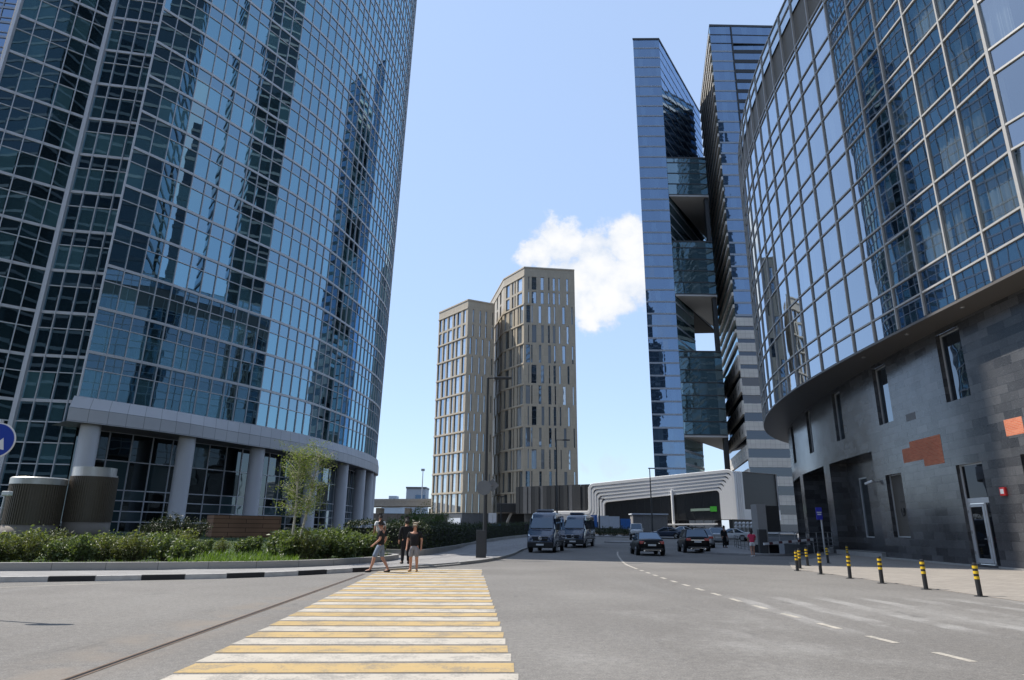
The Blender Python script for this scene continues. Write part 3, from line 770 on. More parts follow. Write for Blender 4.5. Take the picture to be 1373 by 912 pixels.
# curtains hanging inside the tall panes of the nearer bays
cp = MB(); nc = 0
for i in range(len(UN) - 1):
    if UN[i][1] > 52: continue
    t, nn = tn(UN[i], UN[i + 1]); wd = math.dist(UN[i], UN[i + 1])
    for k in range(6):
        z0 = 14.95 + 3.9 * k + .05
        if random.random() < .25 or nc >= 78: continue
        spans = [(0.04, random.uniform(.2, .42)), (random.uniform(.6, .82), .96)] if random.random() < .7 else [(.05, .95)]
        mb = MB()
        for u0, u1 in spans:
            m_ = 26; pts = []
            for q in range(m_ + 1):
                u = u0 + (u1 - u0) * q / m_; d_ = -.45 + .05 * math.sin(q * 1.9 + i) + .02 * math.sin(q * .7)
                pts.append((UN[i][0] + t[0] * wd * u + nn[0] * d_, UN[i][1] + t[1] * wd * u + nn[1] * d_))
            ribbon(mb, pts, z0, z0 + 2.55)
        mb.build('curtain', 'curtain', rb); nc += 1
# soffit of the overhang
WP = [(23.5, 8), (23.2, 18), (23.3, 31), (23.6, 37), (24.4, 44.5), (25.7, 53), (27.6, 62), (30.6, 72), (35, 81), (42, 89), (52, 94)]
WALLf = catmull(WP, 12)
WALL = WALLf[::-1]
# distances were measured from the point (23.2, 18)
S_OFF = plen(WALLf[:13]); LW = plen(WALL)
def S(s): return LW - (s + S_OFF)
def op(a, b, z0, z1): return (S(b), S(a), z0, z1)
mb = MB(); ku = resample(UN, 1.2); kw = [along(WALL, LW * k / (len(ku) - 1)) for k in range(len(ku))]
kw = [min((along(WALL, LW * j / 160) for j in range(161)), key=lambda q: (q[0] - p[0]) ** 2 + (q[1] - p[1]) ** 2) for p in ku]
flat_between(mb, ku, offset(kw, -.3), 12.33); ribbon(mb, offset(ku, .06), 12.33, 12.46, 0); flat_between(mb, offset(ku, .06), ku, 12.33)
flat_between(mb, offset(ku, .06), offset(ku, -.3), 12.46, down=False)
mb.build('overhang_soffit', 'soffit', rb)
for px, py in ((1216, 446), (1158, 477), (1290, 410)):
    p = gp(px, py + 2, 12.33); mb = MB(); mb.lathe((p.x, p.y, 12.27), [(.09, 0), (.12, .03), (.12, .06)], 12); mb.build('soffit_lamp', 'steel', rb)
# granite wall with its openings
WIN_UP = [(14.55, 16.6), (22.6, 24.65), (30.95, 32.9), (39.75, 41.5), (48.9, 50.9), (57.5, 59.3)]
ops = [op(a, b, 8.35, 12.05) for a, b in WIN_UP] + [op(6.4, 8.4, 8.35, 12.05)]
ops += [op(22.7, 24.9, 1.34, 5.16), op(14.7, 16.8, .14, 5.05), op(10.3, 12.06, 1.34, 5.1)]
PORT = [(26.5, 35.7), (37.4, 46.2), (48.0, 56.5)]
pops = [op(a, b, .30, 6.9) for a, b in PORT]
mb = MB(); wall_open(mb, WALL, 0, 12.45, ops + pops, .38)
mb.build('granite_wall', 'dark_granite', rb)
WIN = offset(WALL, 0)
def wall_pts(s0, s1, d, step=.8):
    """points along the wall between near-end distances, pushed out by d, running far to near"""
    n = max(1, int((s1 - s0) / step)); out = []
    for k in range(n + 1):
        s = S(s1) + (S(s0) - S(s1)) * k / n; a = along(WALL, max(0, s - .05)); b = along(WALL, min(LW, s + .05)); t, nn = tn(a, b); c = along(WALL, s)
        out.append((c[0] + nn[0] * d, c[1] + nn[1] * d))
    return out
def frame_win(s0, s1, z0, z1, depth, fr=.06, mat='darkglass', name='window', fmat='silver_frame'):
    P = wall_pts(s0, s1, -depth, 5); a, b = P[0], P[-1]; t, nn = tn(a, b)
    mb = MB(); q = [(a[0], a[1], z0), (b[0], b[1], z0), (b[0], b[1], z1), (a[0], a[1], z1)]
    mb.poly(q, [(0, 0), (1, 0), (1, 1), (0, 1)], 0, random.random() * .5); g = mb.build(name, mat, rb)
    mb = MB(); w_ = math.dist(a, b); c = ((a[0] + b[0]) / 2 + nn[0] * .02, (a[1] + b[1]) / 2 + nn[1] * .02)
    for p, sg in ((a, 1), (b, -1)): mb.obox((p[0] + t[0] * sg * fr / 2 + nn[0] * .02, p[1] + t[1] * sg * fr / 2 + nn[1] * .02), t, nn, fr, .08, z0, z1)
    mb.obox(c, t, nn, w_ - 2 * fr, .078, z0, z0 + fr); mb.obox(c, t, nn, w_ - 2 * fr, .078, z1 - fr, z1)
    f = mb.build('window_frame', fmat, g); f.parent = g
    return g, a, b, t, nn
M['winglass'] = glass('wall_window_glass', (.012, .016, .02), (.03, .04, .05), (.8, .9, 1), .12, wob=.03)
for a, b in WIN_UP + [(6.4, 8.4)]: frame_win(a, b, 8.35, 12.05, .30, mat='winglass')
frame_win(10.3, 12.06, 1.34, 5.1, .30, mat='winglass')
g, a, b, t, nn = frame_win(22.7, 24.9, 1.34, 5.16, .30, mat='drape_tan', name='blind_window')
# the small dark mark on the blind
mb = MB(); cc = ((a[0] + b[0]) / 2 + nn[0] * .012, (a[1] + b[1]) / 2 + nn[1] * .012)
def arc(c, r, a0, a1, rz=1.0, zc=0): return [(c[0] + t[0] * r * math.cos(R(q)), c[1] + t[1] * r * math.cos(R(q)), zc + r * rz * math.sin(R(q))) for q in range(a0, a1 + 1, 15)]
mb.tube(arc(cc, .24, 150, 390, 1.25, 2.92), .028, 5); mb.tube(arc(cc, .11, -180, 90, 1.4, 2.95), .022, 5); mb.tube(arc(cc, .2, 30, 150, .35, 3.42), .02, 5)
o = mb.build('window_mark', 'black_trim', g); o.parent = g
# portals: back walls, steps, entrance glazing
for k, (a, b) in enumerate(PORT):
    dp = 1.3 if k == 0 else 2.6
    P = wall_pts(a, b, -dp); Pf = wall_pts(a, b, -.37)
    mb = MB()
    lo = [(2.2, 4.1, 1.25, 5.6)] if k == 0 else []
    wall_open(mb, P, .3, 6.9, lo, .2)
    for e in (0, -1):
        q = [(Pf[e][0], Pf[e][1], .3), (P[e][0], P[e][1], .3), (P[e][0], P[e][1], 6.9), (Pf[e][0], Pf[e][1], 6.9)]
        mb.poly(q if e == 0 else q[::-1], [(0, .3), (dp, .3), (dp, 6.9), (0, 6.9)] if e == 0 else [(0, 6.9), (dp, 6.9), (dp, .3), (0, .3)])
    flat_between(mb, Pf, P, 6.9); mb.build('portal_recess', 'dark_granite', rb)
    mb = MB(); Po = wall_pts(a, b, .25); flat_between(mb, Po, P, .3, down=False); ribbon(mb, Po, 0, .3)
    for e in (0, -1): mb.poly([(Po[e][0], Po[e][1], 0), (P[e][0], P[e][1], 0), (P[e][0], P[e][1], .3), (Po[e][0], Po[e][1], .3)])
    mb.build('portal_step', 'concrete', rb)
    if k == 0:
        A_, B_ = along(P, lo[0][0]), along(P, lo[0][1]); t_, n_ = tn(A_, B_)
        ins = lambda p, d: (p[0] + n_[0] * d, p[1] + n_[1] * d)
        mb = MB(); a2, b2 = ins(A_, -.15), ins(B_, -.15)
        mb.poly([(*a2, 1.25), (*b2, 1.25), (*b2, 5.6), (*a2, 5.6)], None, 0, .4); g2 = mb.build('entrance_window', 'winglass', rb)
        mb = MB(); c2 = ((a2[0] + b2[0]) / 2, (a2[1] + b2[1]) / 2)
        for p, sg in ((a2, 1), (b2, -1)): mb.obox((p[0] + t_[0] * sg * .04 + n_[0] * .03, p[1] + t_[1] * sg * .04 + n_[1] * .03), t_, n_, .08, .08, 1.25, 5.6)
        mb.obox(ins(c2, .03), t_, n_, 1.8, .07, 1.25, 1.33); mb.obox(ins(c2, .03), t_, n_, 1.8, .07, 5.5, 5.6)
        f = mb.build('window_frame', 'silver_frame', g2)
    else:
        Q = wall_pts(a + 1, b - 1, -dp + .12, 1.6); mb = MB()
        for q in pane_quads(Q, [(.3, 2.9, 0), (2.95, 5.8, 0)], .002): mb.poly(*q)
        g2 = mb.build('entrance_glazing', 'darkglass', rb); mb = MB(); mullions(mb, Q, [2.92, 5.8], .3, 5.85, .07, .1, lambda z: (.07, .09)); mb.build('entrance_frame', 'metal_dark', g2)
# light stone plinth line along the wall foot
mb = MB()
for s0, s1 in ((-9, 14.7), (16.8, 26.5)):
    mb = MB()
    P = wall_pts(s0, s1, .05); 
    for a, b in zip(P, P[1:]):
        t, nn = tn(a, b); mb.obox(((a[0] + b[0]) / 2, (a[1] + b[1]) / 2), t, nn, math.dist(a, b), .16, -.05, .10)
    mb.build('wall_plinth', 'concrete', rb)
# glazed door with transom and side light
P = wall_pts(14.7, 16.8, -.22, 5); a, b = P[0], P[-1]; t, nn = tn(a, b); W_ = math.dist(a, b)
def dpt(u, d=0): return (a[0] + t[0] * u + nn[0] * d, a[1] + t[1] * u + nn[1] * d)
mb = MB()
def dbox(mb, u0, u1, z0, z1, d=.08, o=0): mb.obox(dpt((u0 + u1) / 2, o), t, nn, u1 - u0, d, z0, z1)
dbox(mb, 0, .12, .14, 5.05); dbox(mb, W_ - .12, W_, .14, 3.2); dbox(mb, .12, W_ - .12, 4.97, 5.05, .078); dbox(mb, .12, W_ - .12, 3.08, 3.34, .09, .006); dbox(mb, 1.40, 1.52, .14, 3.08); dbox(mb, W_ - .07, W_, 3.34, 5.05)
dr = mb.build('door_frame', 'silver_frame', rb)
mb = MB(); mb.poly([(*dpt(.1), 3.3), (*dpt(W_ - .05), 3.3), (*dpt(W_ - .05), 5.0), (*dpt(.1), 5.0)], None, 0, .3); mb.build('transom_pane', 'doorglass', dr)
mb = MB(); mb.poly([(*dpt(1.5), .14), (*dpt(W_ - .1), .14), (*dpt(W_ - .1), 3.1), (*dpt(1.5), 3.1)], None, 0, .2); mb.build('side_pane', 'doorglass', dr)
mb = MB(); dbox(mb, .14, .30, .2, 3.05, .07, .03); dbox(mb, 1.24, 1.39, .2, 3.05, .07, .03); dbox(mb, .30, 1.24, 2.9, 3.05, .068, .03); dbox(mb, .30, 1.24, .2, .42, .068, .03)
dl = mb.build('door', 'silver_frame', rb)
mb = MB(); mb.poly([(*dpt(.28, .02), .4), (*dpt(1.26, .02), .4), (*dpt(1.26, .02), 2.92), (*dpt(.28, .02), 2.92)], None, 0, .3); mb.build('door_pane', 'doorglass', dl)
mb = MB(); h = dpt(1.31, .10); h2 = dpt(1.13, .13); mb.tube([(*dpt(1.31, .05), 1.35), (*h, 1.35), (*h2, 1.35)], .018, 6); mb.obox(dpt(1.31, .07), t, nn, .05, .02, 1.2, 1.5); mb.build('handle', 'steel', dl)
mb = MB()
for z in (.6, 1.6, 2.6): mb.obox(dpt(.16, .09), t, nn, .05, .05, z, z + .16)
mb.build('hinges', 'steel', dl)
# missing cladding showing brick, one loose pale tile
def on_wall(name, rects, mat, d=.008):
    mb = MB()
    for s0, s1, z0, z1 in rects:
        P = wall_pts(s0, s1, d); s = S(s1); Q = wall_pts(s0, s1, -.005)
        ribbon(mb, P, z0, z1, 0, s); flat_between(mb, P, Q, z1, down=False); flat_between(mb, P, Q, z0)
        for e in (0, -1): mb.poly([(*P[e], z0), (*Q[e], z0), (*Q[e], z1), (*P[e], z1)])
    return mb.build(name, mat, rb)
on_wall('exposed_brick', [(19.77, 22.1, 5.67, 6.49), (17.73, 21.1, 6.491, 6.82), (17.73, 19.768, 5.27, 6.489)], 'brick')
on_wall('exposed_brick', [(11.5, 12.65, 6.0, 6.77)], 'brick')
on_wall('pale_tile', [(19.9, 21.0, 8.02, 8.44)], pbr('pale_tile', (.15, .15, .155), .5, var=.15))
# alarm box and camera on the wall
P = wall_pts(13.3, 13.7, .06, 5); t, nn = tn(P[0], P[1])
al = thing('alarm_box', 'small red alarm box with a white face on the granite wall by the door', 'alarm box', (*P[0], 3.5))
mb = MB(); mb.obox(((P[0][0] + P[1][0]) / 2, (P[0][1] + P[1][1]) / 2), t, nn, .36, .12, 3.33, 3.72); bevel(mb.build('box', 'red_box', al), .015)
mb = MB(); cx_, cy_ = (P[0][0] + P[1][0]) / 2 + nn[0] * .063, (P[0][1] + P[1][1]) / 2 + nn[1] * .063; mb.obox((cx_, cy_), t, nn, .22, .012, 3.42, 3.64); mb.build('face_plate', 'sign_white', al)
P = wall_pts(26.0, 26.3, .0, 5); t, nn = tn(P[0], P[1])
cc = thing('security_camera', 'small pale security camera on a bracket by the dark entrance portal', 'camera', (*P[0], 4.8))
mb = MB(); p0 = Vector((*P[0], 4.85)); p1 = p0 + Vector((nn[0] * .4 - t[0] * .1, nn[1] * .4 - t[1] * .1, 0)); mb.tube([p0, p1], .03, 6); mb.build('bracket', 'steel', cc)
mb = MB(); dv = Vector((t[0] * -.5 + nn[0] * .3, t[1] * -.5 + nn[1] * .3, -.16)); mb.bar(p1 - dv * .35, p1 + dv * .65, .15, .14); bevel(mb.build('camera_body', 'sign_white', cc), .02)

# ------------------------------------------------------------------ beige towers
def slot_tower(nm, label, P, top, rows, pats, ledges, group=None, nparts=100):
    """P: visible outline, outside on the right, from left to right in the picture"""
    bt = thing(nm, label, 'tower', (sum(p[0] for p in P) / len(P), sum(p[1] for p in P) / len(P), 0))
    mbw = MB(); wins = []; leds = []
    for i in range(len(P) - 1):
        A, B = P[i], P[i + 1]; t, nn = tn(A, B); w_ = math.dist(A, B)
        for r, (z0, z1) in enumerate(rows):
            pat = pats[i][r % 2]; ops = []
            for u0, u1 in pat:
                u0 += random.uniform(-.006, .006)
                tiers = [(z0 + .15, z1 - .55)] if z1 - z0 < 8 else [(z0 + .15, z0 + 4.2), (z0 + 4.9, z1 - .5)]
                for a, b in tiers:
                    o = (u0 * w_, u1 * w_, a, b); ops.append(o)
                    pa = along([A, B], o[0]); pb = along([A, B], o[1]); d = .32
                    pa = (pa[0] - nn[0] * d, pa[1] - nn[1] * d); pb = (pb[0] - nn[0] * d, pb[1] - nn[1] * d)
                    jj = [random.gauss(0, .008) for _ in range(2)]
                    q = [(pa[0], pa[1], a), (pb[0] + nn[0] * jj[0], pb[1] + nn[1] * jj[0], a), (pb[0] + nn[0] * (jj[0] + jj[1]), pb[1] + nn[1] * (jj[0] + jj[1]), b), (pa[0] + nn[0] * jj[1], pa[1] + nn[1] * jj[1], b)]
                    wins.append((q, [(0, a), (1, a), (1, b), (0, b)], 0, random.random()))
            wall_open(mbw, [A, B], z0, z1, ops, .34)
            if ledges[i]:
                c = ((A[0] + B[0]) / 2 + nn[0] * .06, (A[1] + B[1]) / 2 + nn[1] * .06); leds.append((c, t, nn, w_ + .1, .3, z1 - .42, z1 + .05))
        wall_open(mbw, [A, B], rows[-1][1], top, [], .1)
        c = ((A[0] + B[0]) / 2, (A[1] + B[1]) / 2); leds.append((c, t, nn, w_ + .05, .35, top - .35, top + .1))
    mbw.build('facade_wall', 'tan', bt); [(lambda m_: (m_.obox(*q), m_.build('ledge', 'tan_light', bt)))(MB()) for q in leds]
    ranked_parts(bt, wins, 'window', ['glassB'], nparts, 'small_windows')
    return bt
# floor and mid rails across the tall windows read as part of the pane
g5 = gp
mp = [gp(657, 407, 85), gp(675.5, 374, 85), gp(703, 358, 85), gp(770, 362, 85)]
mp = [(p.x, p.y) for p in mp]
dx = (mp[0][0] - mp[1][0], mp[0][1] - mp[1][1]); mp[0] = (mp[1][0] + dx[0] * 1.15, mp[1][1] + dx[1] * 1.15)
rowsM = [(5.8 + 6.65 * k, 5.8 + 6.65 * (k + 1)) for k in range(10)] + [(72.3, 82.2)]
pv = [[(.06, .12), (.22, .29), (.40, .47), (.60, .67), (.80, .88)], [(.12, .18), (.30, .37), (.52, .58), (.70, .77), (.88, .95)]]
pm = [[(.12, .30), (.42, .50), (.55, .60), (.68, .90)], [(.05, .16), (.30, .46), (.52, .57), (.70, .76), (.80, .96)]]
prt = [[(.08, .10), (.15, .24), (.33, .385), (.47, .50), (.565, .61), (.68, .705), (.83, .87)], [(.04, .12), (.145, .165), (.285, .335), (.47, .52), (.585, .61), (.745, .80), (.93, .955)]]
mt = slot_tower('beige_tower', 'taller beige slotted tower, in front of its lower neighbour under the cloud', mp, 85, rowsM, [pv, pm, prt], [1, 1, 0])
mb = MB(); ring = [mp[0], mp[1], mp[2], mp[3], (mp[3][0] - 3, mp[3][1] + 22), (mp[0][0] + 4, mp[0][1] + 16)]
ins = lambda P, d: [((p[0] - sum(q[0] for q in P) / len(P)) * (1 - d) + sum(q[0] for q in P) / len(P), (p[1] - sum(q[1] for q in P) / len(P)) * (1 - d) + sum(q[1] for q in P) / len(P)) for p in P]
mb.prism(ins(ring, .05), 0, 84.5); mb.build('tower_core', 'core', mt)
mb = MB(); ribbon(mb, ring[3:] + [ring[0]], 0, 85); mb.build('rear_wall', 'tan', mt)
mb = MB(); ribbon(mb, ins(ring[:4], -.0)[:4], 3.4, 5.8); mb.build('base_fascia', 'grey_panel', mt)
lp_ = [gp(589, 419, 75), gp(628, 401.5, 75), gp(659, 407, 75)]; lp_ = [(p.x, p.y) for p in lp_]
dx = (lp_[2][0] - lp_[1][0], lp_[2][1] - lp_[1][1]); lp_[2] = (lp_[1][0] + dx[0] * 1.15, lp_[1][1] + dx[1] * 1.15)
rowsL = [(6.2 + 6.25 * k, 6.2 + 6.25 * (k + 1)) for k in range(9)] + [(62.4, 72.3)]
pl = [[(.04, .16), (.20, .31), (.36, .47), (.52, .60), (.64, .78), (.83, .95)], [(.03, .12), (.17, .30), (.35, .48), (.53, .60), (.66, .77), (.84, .93)]]
plr = [[(.10, .16), (.32, .37), (.55, .60), (.80, .85)], [(.18, .23), (.44, .49), (.66, .71), (.90, .94)]]
lo_ = slot_tower('beige_tower', 'lower beige slotted tower, left of and behind its taller neighbour', lp_, 75, rowsL, [pl, plr], [1, 0])
ring = [lp_[0], lp_[1], lp_[2], (lp_[2][0] - 2, lp_[2][1] + 16), (lp_[0][0] + 3, lp_[0][1] + 14)]
mb = MB(); mb.prism(ins(ring, .06), 0, 74.5); mb.build('tower_core', 'core', lo_)
mb = MB(); ribbon(mb, ring[2:] + [ring[0]], 0, 75); mb.build('rear_wall', 'tan', lo_)
mb = MB(); ribbon(mb, ins(ring, .02)[:3], 0, 6.2); mb.build('base_fascia', 'grey_panel', lo_)
mb = MB(); a = lp_[0]; b = lp_[1]; t, nn = tn(a, b); w_ = math.dist(a, b)
mb.obox(((a[0] + b[0]) / 2 + nn[0] * .3, (a[1] + b[1]) / 2 + nn[1] * .3), t, nn, w_ * .98, .3, 2.6, 4.7); mb.build('pale_panel', 'hoarding_white', lo_)
# dark entrance canopy on props at the taller tower's foot
ec = thing('entrance_canopy', 'low dark canopy on props behind the dark vans, at the foot of the beige towers', 'canopy', (1.5, 150, 0))
mb = MB(); mb.box(-3, 5.5, 146, 160, 5.0, 7.0); bevel(mb.build('canopy_roof', 'dark_panel', ec), .1)
mb = MB(); mb.box(-3, 5.5, 160, 161, 0, 5.0); mb.build('canopy_wall', 'core', ec)
for x in (-.6, 4.4): mb = MB(); mb.tube([(x, 147, 0), (x, 147, 3.2), (x + .8, 147, 5.0)], .28, 8); mb.build('prop', 'concrete', ec)

# ------------------------------------------------------------------ twin glass tower
tw = thing('twin_tower', 'tall twin glass towers joined by dark bridge blocks with open voids, at the right', 'tower', (60, 195, 0))
def banded(P, z0, z1, fh, line, glassm, linem, step=3.0, jit=.004, pname='ribbon_window', as_parts=True, proud=.10, stuff=None, limit=60):
    P = resample(P, step); zz = z0; rib = []
    while zz < z1 - .5:
        ze = min(zz + fh, z1); rib.append((zz + line, ze)); mbl = MB()
        for a, b in zip(P, P[1:]):
            t, nn = tn(a, b); mbl.obox(((a[0] + b[0]) / 2 + nn[0] * proud / 2, (a[1] + b[1]) / 2 + nn[1] * proud / 2), t, nn, math.dist(a, b) + .01, proud, zz, zz + line)
        mbl.build('floor_band', linem, tw); zz += fh
    if not as_parts:
        mb = MB()
        for q in pane_quads(P, [(a, b, 0) for a, b in rib], jit): mb.poly(*q)
        tag(mb.build(stuff or pname + 's', glassm, tw), kind='stuff')
    else:
        for a, b in rib:
            mb = MB()
            for q in pane_quads(P, [(a, b, 0)], jit): mb.poly(*q)
            mb.build(pname, glassm, tw)
    return P
Af, Ac, Ab, Aq = (41.3, 190.2), (50.3, 190), (76.0, 231), (66, 232)
Am = (60.2, 205.8)
banded([Af, Ac], 14.6, 166.5, 3.9, .52, 'glassT', 'line_band', 1.5, .006)
banded([Ac, Ab], 119.7, 166.5, 3.9, .14, 'glassT', 'line_band', 3.4, .006, as_parts=False, stuff='inner_glazing')
banded([Ac, Ab], 72, 119.7, 3.9, .5, 'glassTd', 'line_band', 3.4, .006, as_parts=False, stuff='inner_glazing')
banded([Ac, Am], 53.4, 72, 3.9, .5, 'glassTd', 'line_band', 3.4, .006, as_parts=False, stuff='inner_glazing')
banded([Ac, Am], 28.2, 53.4, 3.9, .5, 'glassTd', 'line_band', 3.4, .006, as_parts=False, stuff='inner_glazing')
banded([Ac, Am], 8, 28.2, 3.9, .7, 'glassTd', 'line_band', 3.4, .006, as_parts=False, stuff='inner_glazing')
mb = MB(); sh = lambda p, q, f: (p[0] + (q[0] - p[0]) * f, p[1] + (q[1] - p[1]) * f)
full = [(41.6, 190.6), (50.0, 190.5), (75.4, 230.8), (66, 231.5)]; short = [(41.6, 190.6), (50.0, 190.5), (59.8, 206), (51, 207)]
mb.prism(full, 72, 166.3); mb.prism(short, 28.2, 72); mb.prism(short, 0, 28.1); mb.build('slab_core', 'core', tw)
mb = MB(); ribbon(mb, [Ab, Aq, Af], 72, 166.5); ribbon(mb, [Am, (51, 207.5), Af], 0, 72); mb.build('rear_glazing', 'glassT', tw)
mb = MB(); mb.prism([(41.1, 190), (50.4, 189.8), (76.2, 231), (66, 232.2)], 166.5, 167.2); mb.prism([(44, 193), (49.5, 193), (60, 208), (54, 208)], 167.2, 168.6); mb.build('roof_edge', 'metal_dark', tw)
# right slab
Bf, Bb = (66.3, 184.0), (75.3, 227); Bm = (73.4, 184.0); Br = (95, 184.4)
banded([Bf, Bm], 63, 160, 3.9, .6, 'glassT', 'line_band', 1.8, .005)
banded([(73.4, 184.5), Br], 63, 160, 3.9, 1.35, 'glassT', 'dark_panel', 1.8, .005, as_parts=False, stuff='right_glazing')
banded([Bf, Bm, Br], 160, 167, 3.5, .3, 'glassT', 'dark_panel', 1.8, .005, as_parts=False, stuff='crown_glazing')
banded([Bb, Bf], 50, 167, 3.9, 1.1, 'glassTd', 'white_band', 4, .005, as_parts=False, stuff='flank_glazing', proud=.5)
# pale stone bands of the lower storeys
mg = MB(); mw_ = MB()
zz = 3.5; kk = 0
while zz < 62.5:
    hb = 2.6
    for a, b in ((Bf, Br),):
        t, nn = tn(a, b); mb = MB(); mb.obox(((a[0] + b[0]) / 2 + nn[0] * .1, (a[1] + b[1]) / 2), t, nn, math.dist(a, b), .5, zz, zz + hb); mb.build('stone_band', 'white_band', tw)
    if zz > 42: zz += 3.9; continue
    zz += 5.1
ribbon(mg, [Bf, Br], 0, 63)
zz = 14.5
while zz < 50:
    a, b = Bb, Bf; t, nn = tn(a, b); mb = MB(); mb.obox(((a[0] + b[0]) / 2 + nn[0] * .1, (a[1] + b[1]) / 2 + nn[1] * .1), t, nn, math.dist(a, b), .55, zz, zz + 3.9); mb.build('stone_band', 'white_band', tw)
    for q in range(7):
        u = .06 + q * .14; c = along([a, b], u * math.dist(a, b)); mw_ = MB(); mw_.obox((c[0] + nn[0] * .2, c[1] + nn[1] * .2), t, nn, 1.3, .40, zz + 1.3, zz + 2.6); mw_.build('square_window', 'black_trim', tw)
    zz += 6.4
ribbon(mg, [Bb, Bf], 0, 50)
mg.build('lower_glazing', 'darkglass', tw)
mb = MB(); mb.prism([(66.7, 184.6), (94.5, 184.9), (94.5, 226), (75.5, 226.5)], 0, 166.5); mb.build('slab_core', 'core', tw)
mb = MB(); mb.prism([(66.2, 183.8), (95.2, 184.2), (95.2, 227), (75.2, 227.2)], 167, 167.8); mb.build('roof_edge', 'metal_dark', tw)
mb = MB(); mb.box(73.3, 73.7, 183.7, 184.4, 63, 167); mb.build('joint_strip', 'dark_panel', tw)
mb = MB(); mb.tube([(68.5, 188, 167), (68.5, 188, 171)], .12, 6); mb.build('roof_mast', 'steel', tw)
for z0, z1 in ((106.2, 119.7), (71.9, 89.6), (28.3, 53.4)):
    P = [(50.45, 190.2), (63.2, 190.2), (74.6, 226)]
    banded(P, z0, z1, 3.9, .35, 'glassTd', 'dark_panel', 2.6, .004, as_parts=False, stuff='bridge_glazing')
    mb = MB(); mb.prism([(50.8, 190.6), (62.9, 190.6), (74.2, 226)], z0 + .1, z1 - .05); mb.build('bridge_core', 'core', tw)
    mb = MB(); mb.prism([(50.5, 190.1), (63.3, 190.1), (74.6, 226)], z0 - .5, z0); mb.build('bridge_soffit', 'grey_soffit', tw)
    mb = MB(); mb.prism([(50.5, 190.1), (63.3, 190.1), (74.6, 226)], z1, z1 + .5); mb.build('bridge_roof', 'dark_panel', tw)
mb = MB(); mb.box(62.2, 63.4, 191, 192.4, 0, 119); mb.build('bridge_pier', 'dark_panel', tw)

# ------------------------------------------------------------------ white ribbed pavilion
pv_ = thing('pavilion', 'white ribbed pavilion with rounded corners over dark glazing, in front of the twin towers', 'pavilion', (26, 119, 0))
Pa, Pb_ = Vector((15.6, 125, 0)), Vector((37.6, 112.3, 0)); pt_, pn_ = tn(Pa, Pb_); PL = (Pb_ - Pa).length
tl_, tr_ = at(797, 650, 125).z, at(978, 631.5, 112.5).z
def pp(s, z, d=0): return Vector((Pa.x + pt_[0] * s + pn_[0] * d, Pa.y + pt_[1] * s + pn_[1] * d, z))
def top_at(s): return tl_ + (tr_ - tl_) * s / PL
for k in range(6):
    o = k * .58; ol = k * .5; path = []
    fl = 4.7 - k * .28
    path += [(-9 + 0, fl), (-1.6 + ol, fl)]
    r_ = .9
    for q in range(0, 91, 18): path.append((-1.0 + ol - .35 + r_ * math.sin(R(q)) * .6, fl + r_ * (1 - math.cos(R(q)))))
    xl = path[-1][0]; ztop = top_at(0) - o
    for q in range(0, 91, 18): path.append((xl + r_ * (1 - math.cos(R(q))), ztop - r_ + r_ * math.sin(R(q))))
    xr = PL - k * .44; zt = top_at(PL) - o
    for q in range(0, 91, 18): path.append((xr - r_ + r_ * math.sin(R(q)), zt - r_ + r_ * math.cos(R(q))))
    path.append((xr, 3.5))
    mb = MB()
    pts = [pp(s, z, .1 - k * .05) for s, z in path]
    n_ = Vector((pn_[0], pn_[1], 0)); rings = []
    for i, p in enumerate(pts):
        d = (pts[min(i + 1, len(pts) - 1)] - pts[max(i - 1, 0)]).normalized(); x = n_.cross(d).normalized()
        rings.append([p - x * .282 - n_ * .5, p + x * .282 - n_ * .5, p + x * .282 + n_ * .12, p + x * .22 + n_ * .2, p - x * .282 + n_ * .2])
    for a, b in zip(rings, rings[1:]):
        for j in range(5): mb.poly([a[j], a[(j + 1) % 5], b[(j + 1) % 5], b[j]])
    mb.poly(rings[0][::-1]); mb.poly(rings[-1]); mb.build('white_rib', 'white_rib', pv_)
mb = MB()   # dark backing behind the ribs, roof and glazing
q = [pp(0, 3.4, -.45), pp(PL - .1, 3.4, -.45), pp(PL - .1, top_at(PL) - .25, -.45), pp(0, top_at(0) - .25, -.45)]
mb.poly(q); mb.build('dark_backing', 'dark_panel', pv_)
mb = MB(); gl_ = [(Pa.x + pt_[0] * s - pn_[0] * 5, Pa.y + pt_[1] * s - pn_[1] * 5) for s in (0, PL)]
mb = MB(); rq = [pp(0, top_at(0) + .02, -.3), pp(PL, top_at(PL) + .02, -.3), pp(PL, top_at(PL) + .02, -22), pp(0, top_at(0) + .02, -22)]; mb.poly(rq); mb.build('pavilion_roof', 'white_rib', pv_)
GP = resample([(pp(2.2, 0, .02 - .5).x, pp(2.2, 0, -.48).y), (pp(PL - 2.6, 0, -.48).x, pp(PL - 2.6, 0, -.48).y)], 1.5)
mb = MB()
for q in pane_quads(GP, [(0, 3.4, 0), (3.4, 8.6, 0)], .003): mb.poly(*q)
gz = mb.build('front_glazing', 'darkglass', pv_)
mb = MB(); mullions(mb, GP, [3.4], .1, 8.0, .06, .1, lambda z: (.12, .1)); mb.build('glazing_frame', 'metal_dark', gz)
mb = MB(); p = pp(PL * .585, 0, .3); mb.tube([(p.x, p.y, 0), (p.x, p.y, 8.4)], .24, 12); mb.build('white_post', 'white_rib', pv_)
mb = MB(); mb.bar(pp(7.5, 2.55, .6), pp(PL - 3, 2.75, .6), .3, .25); mb.build('pale_canopy_edge', 'white_rib', pv_)
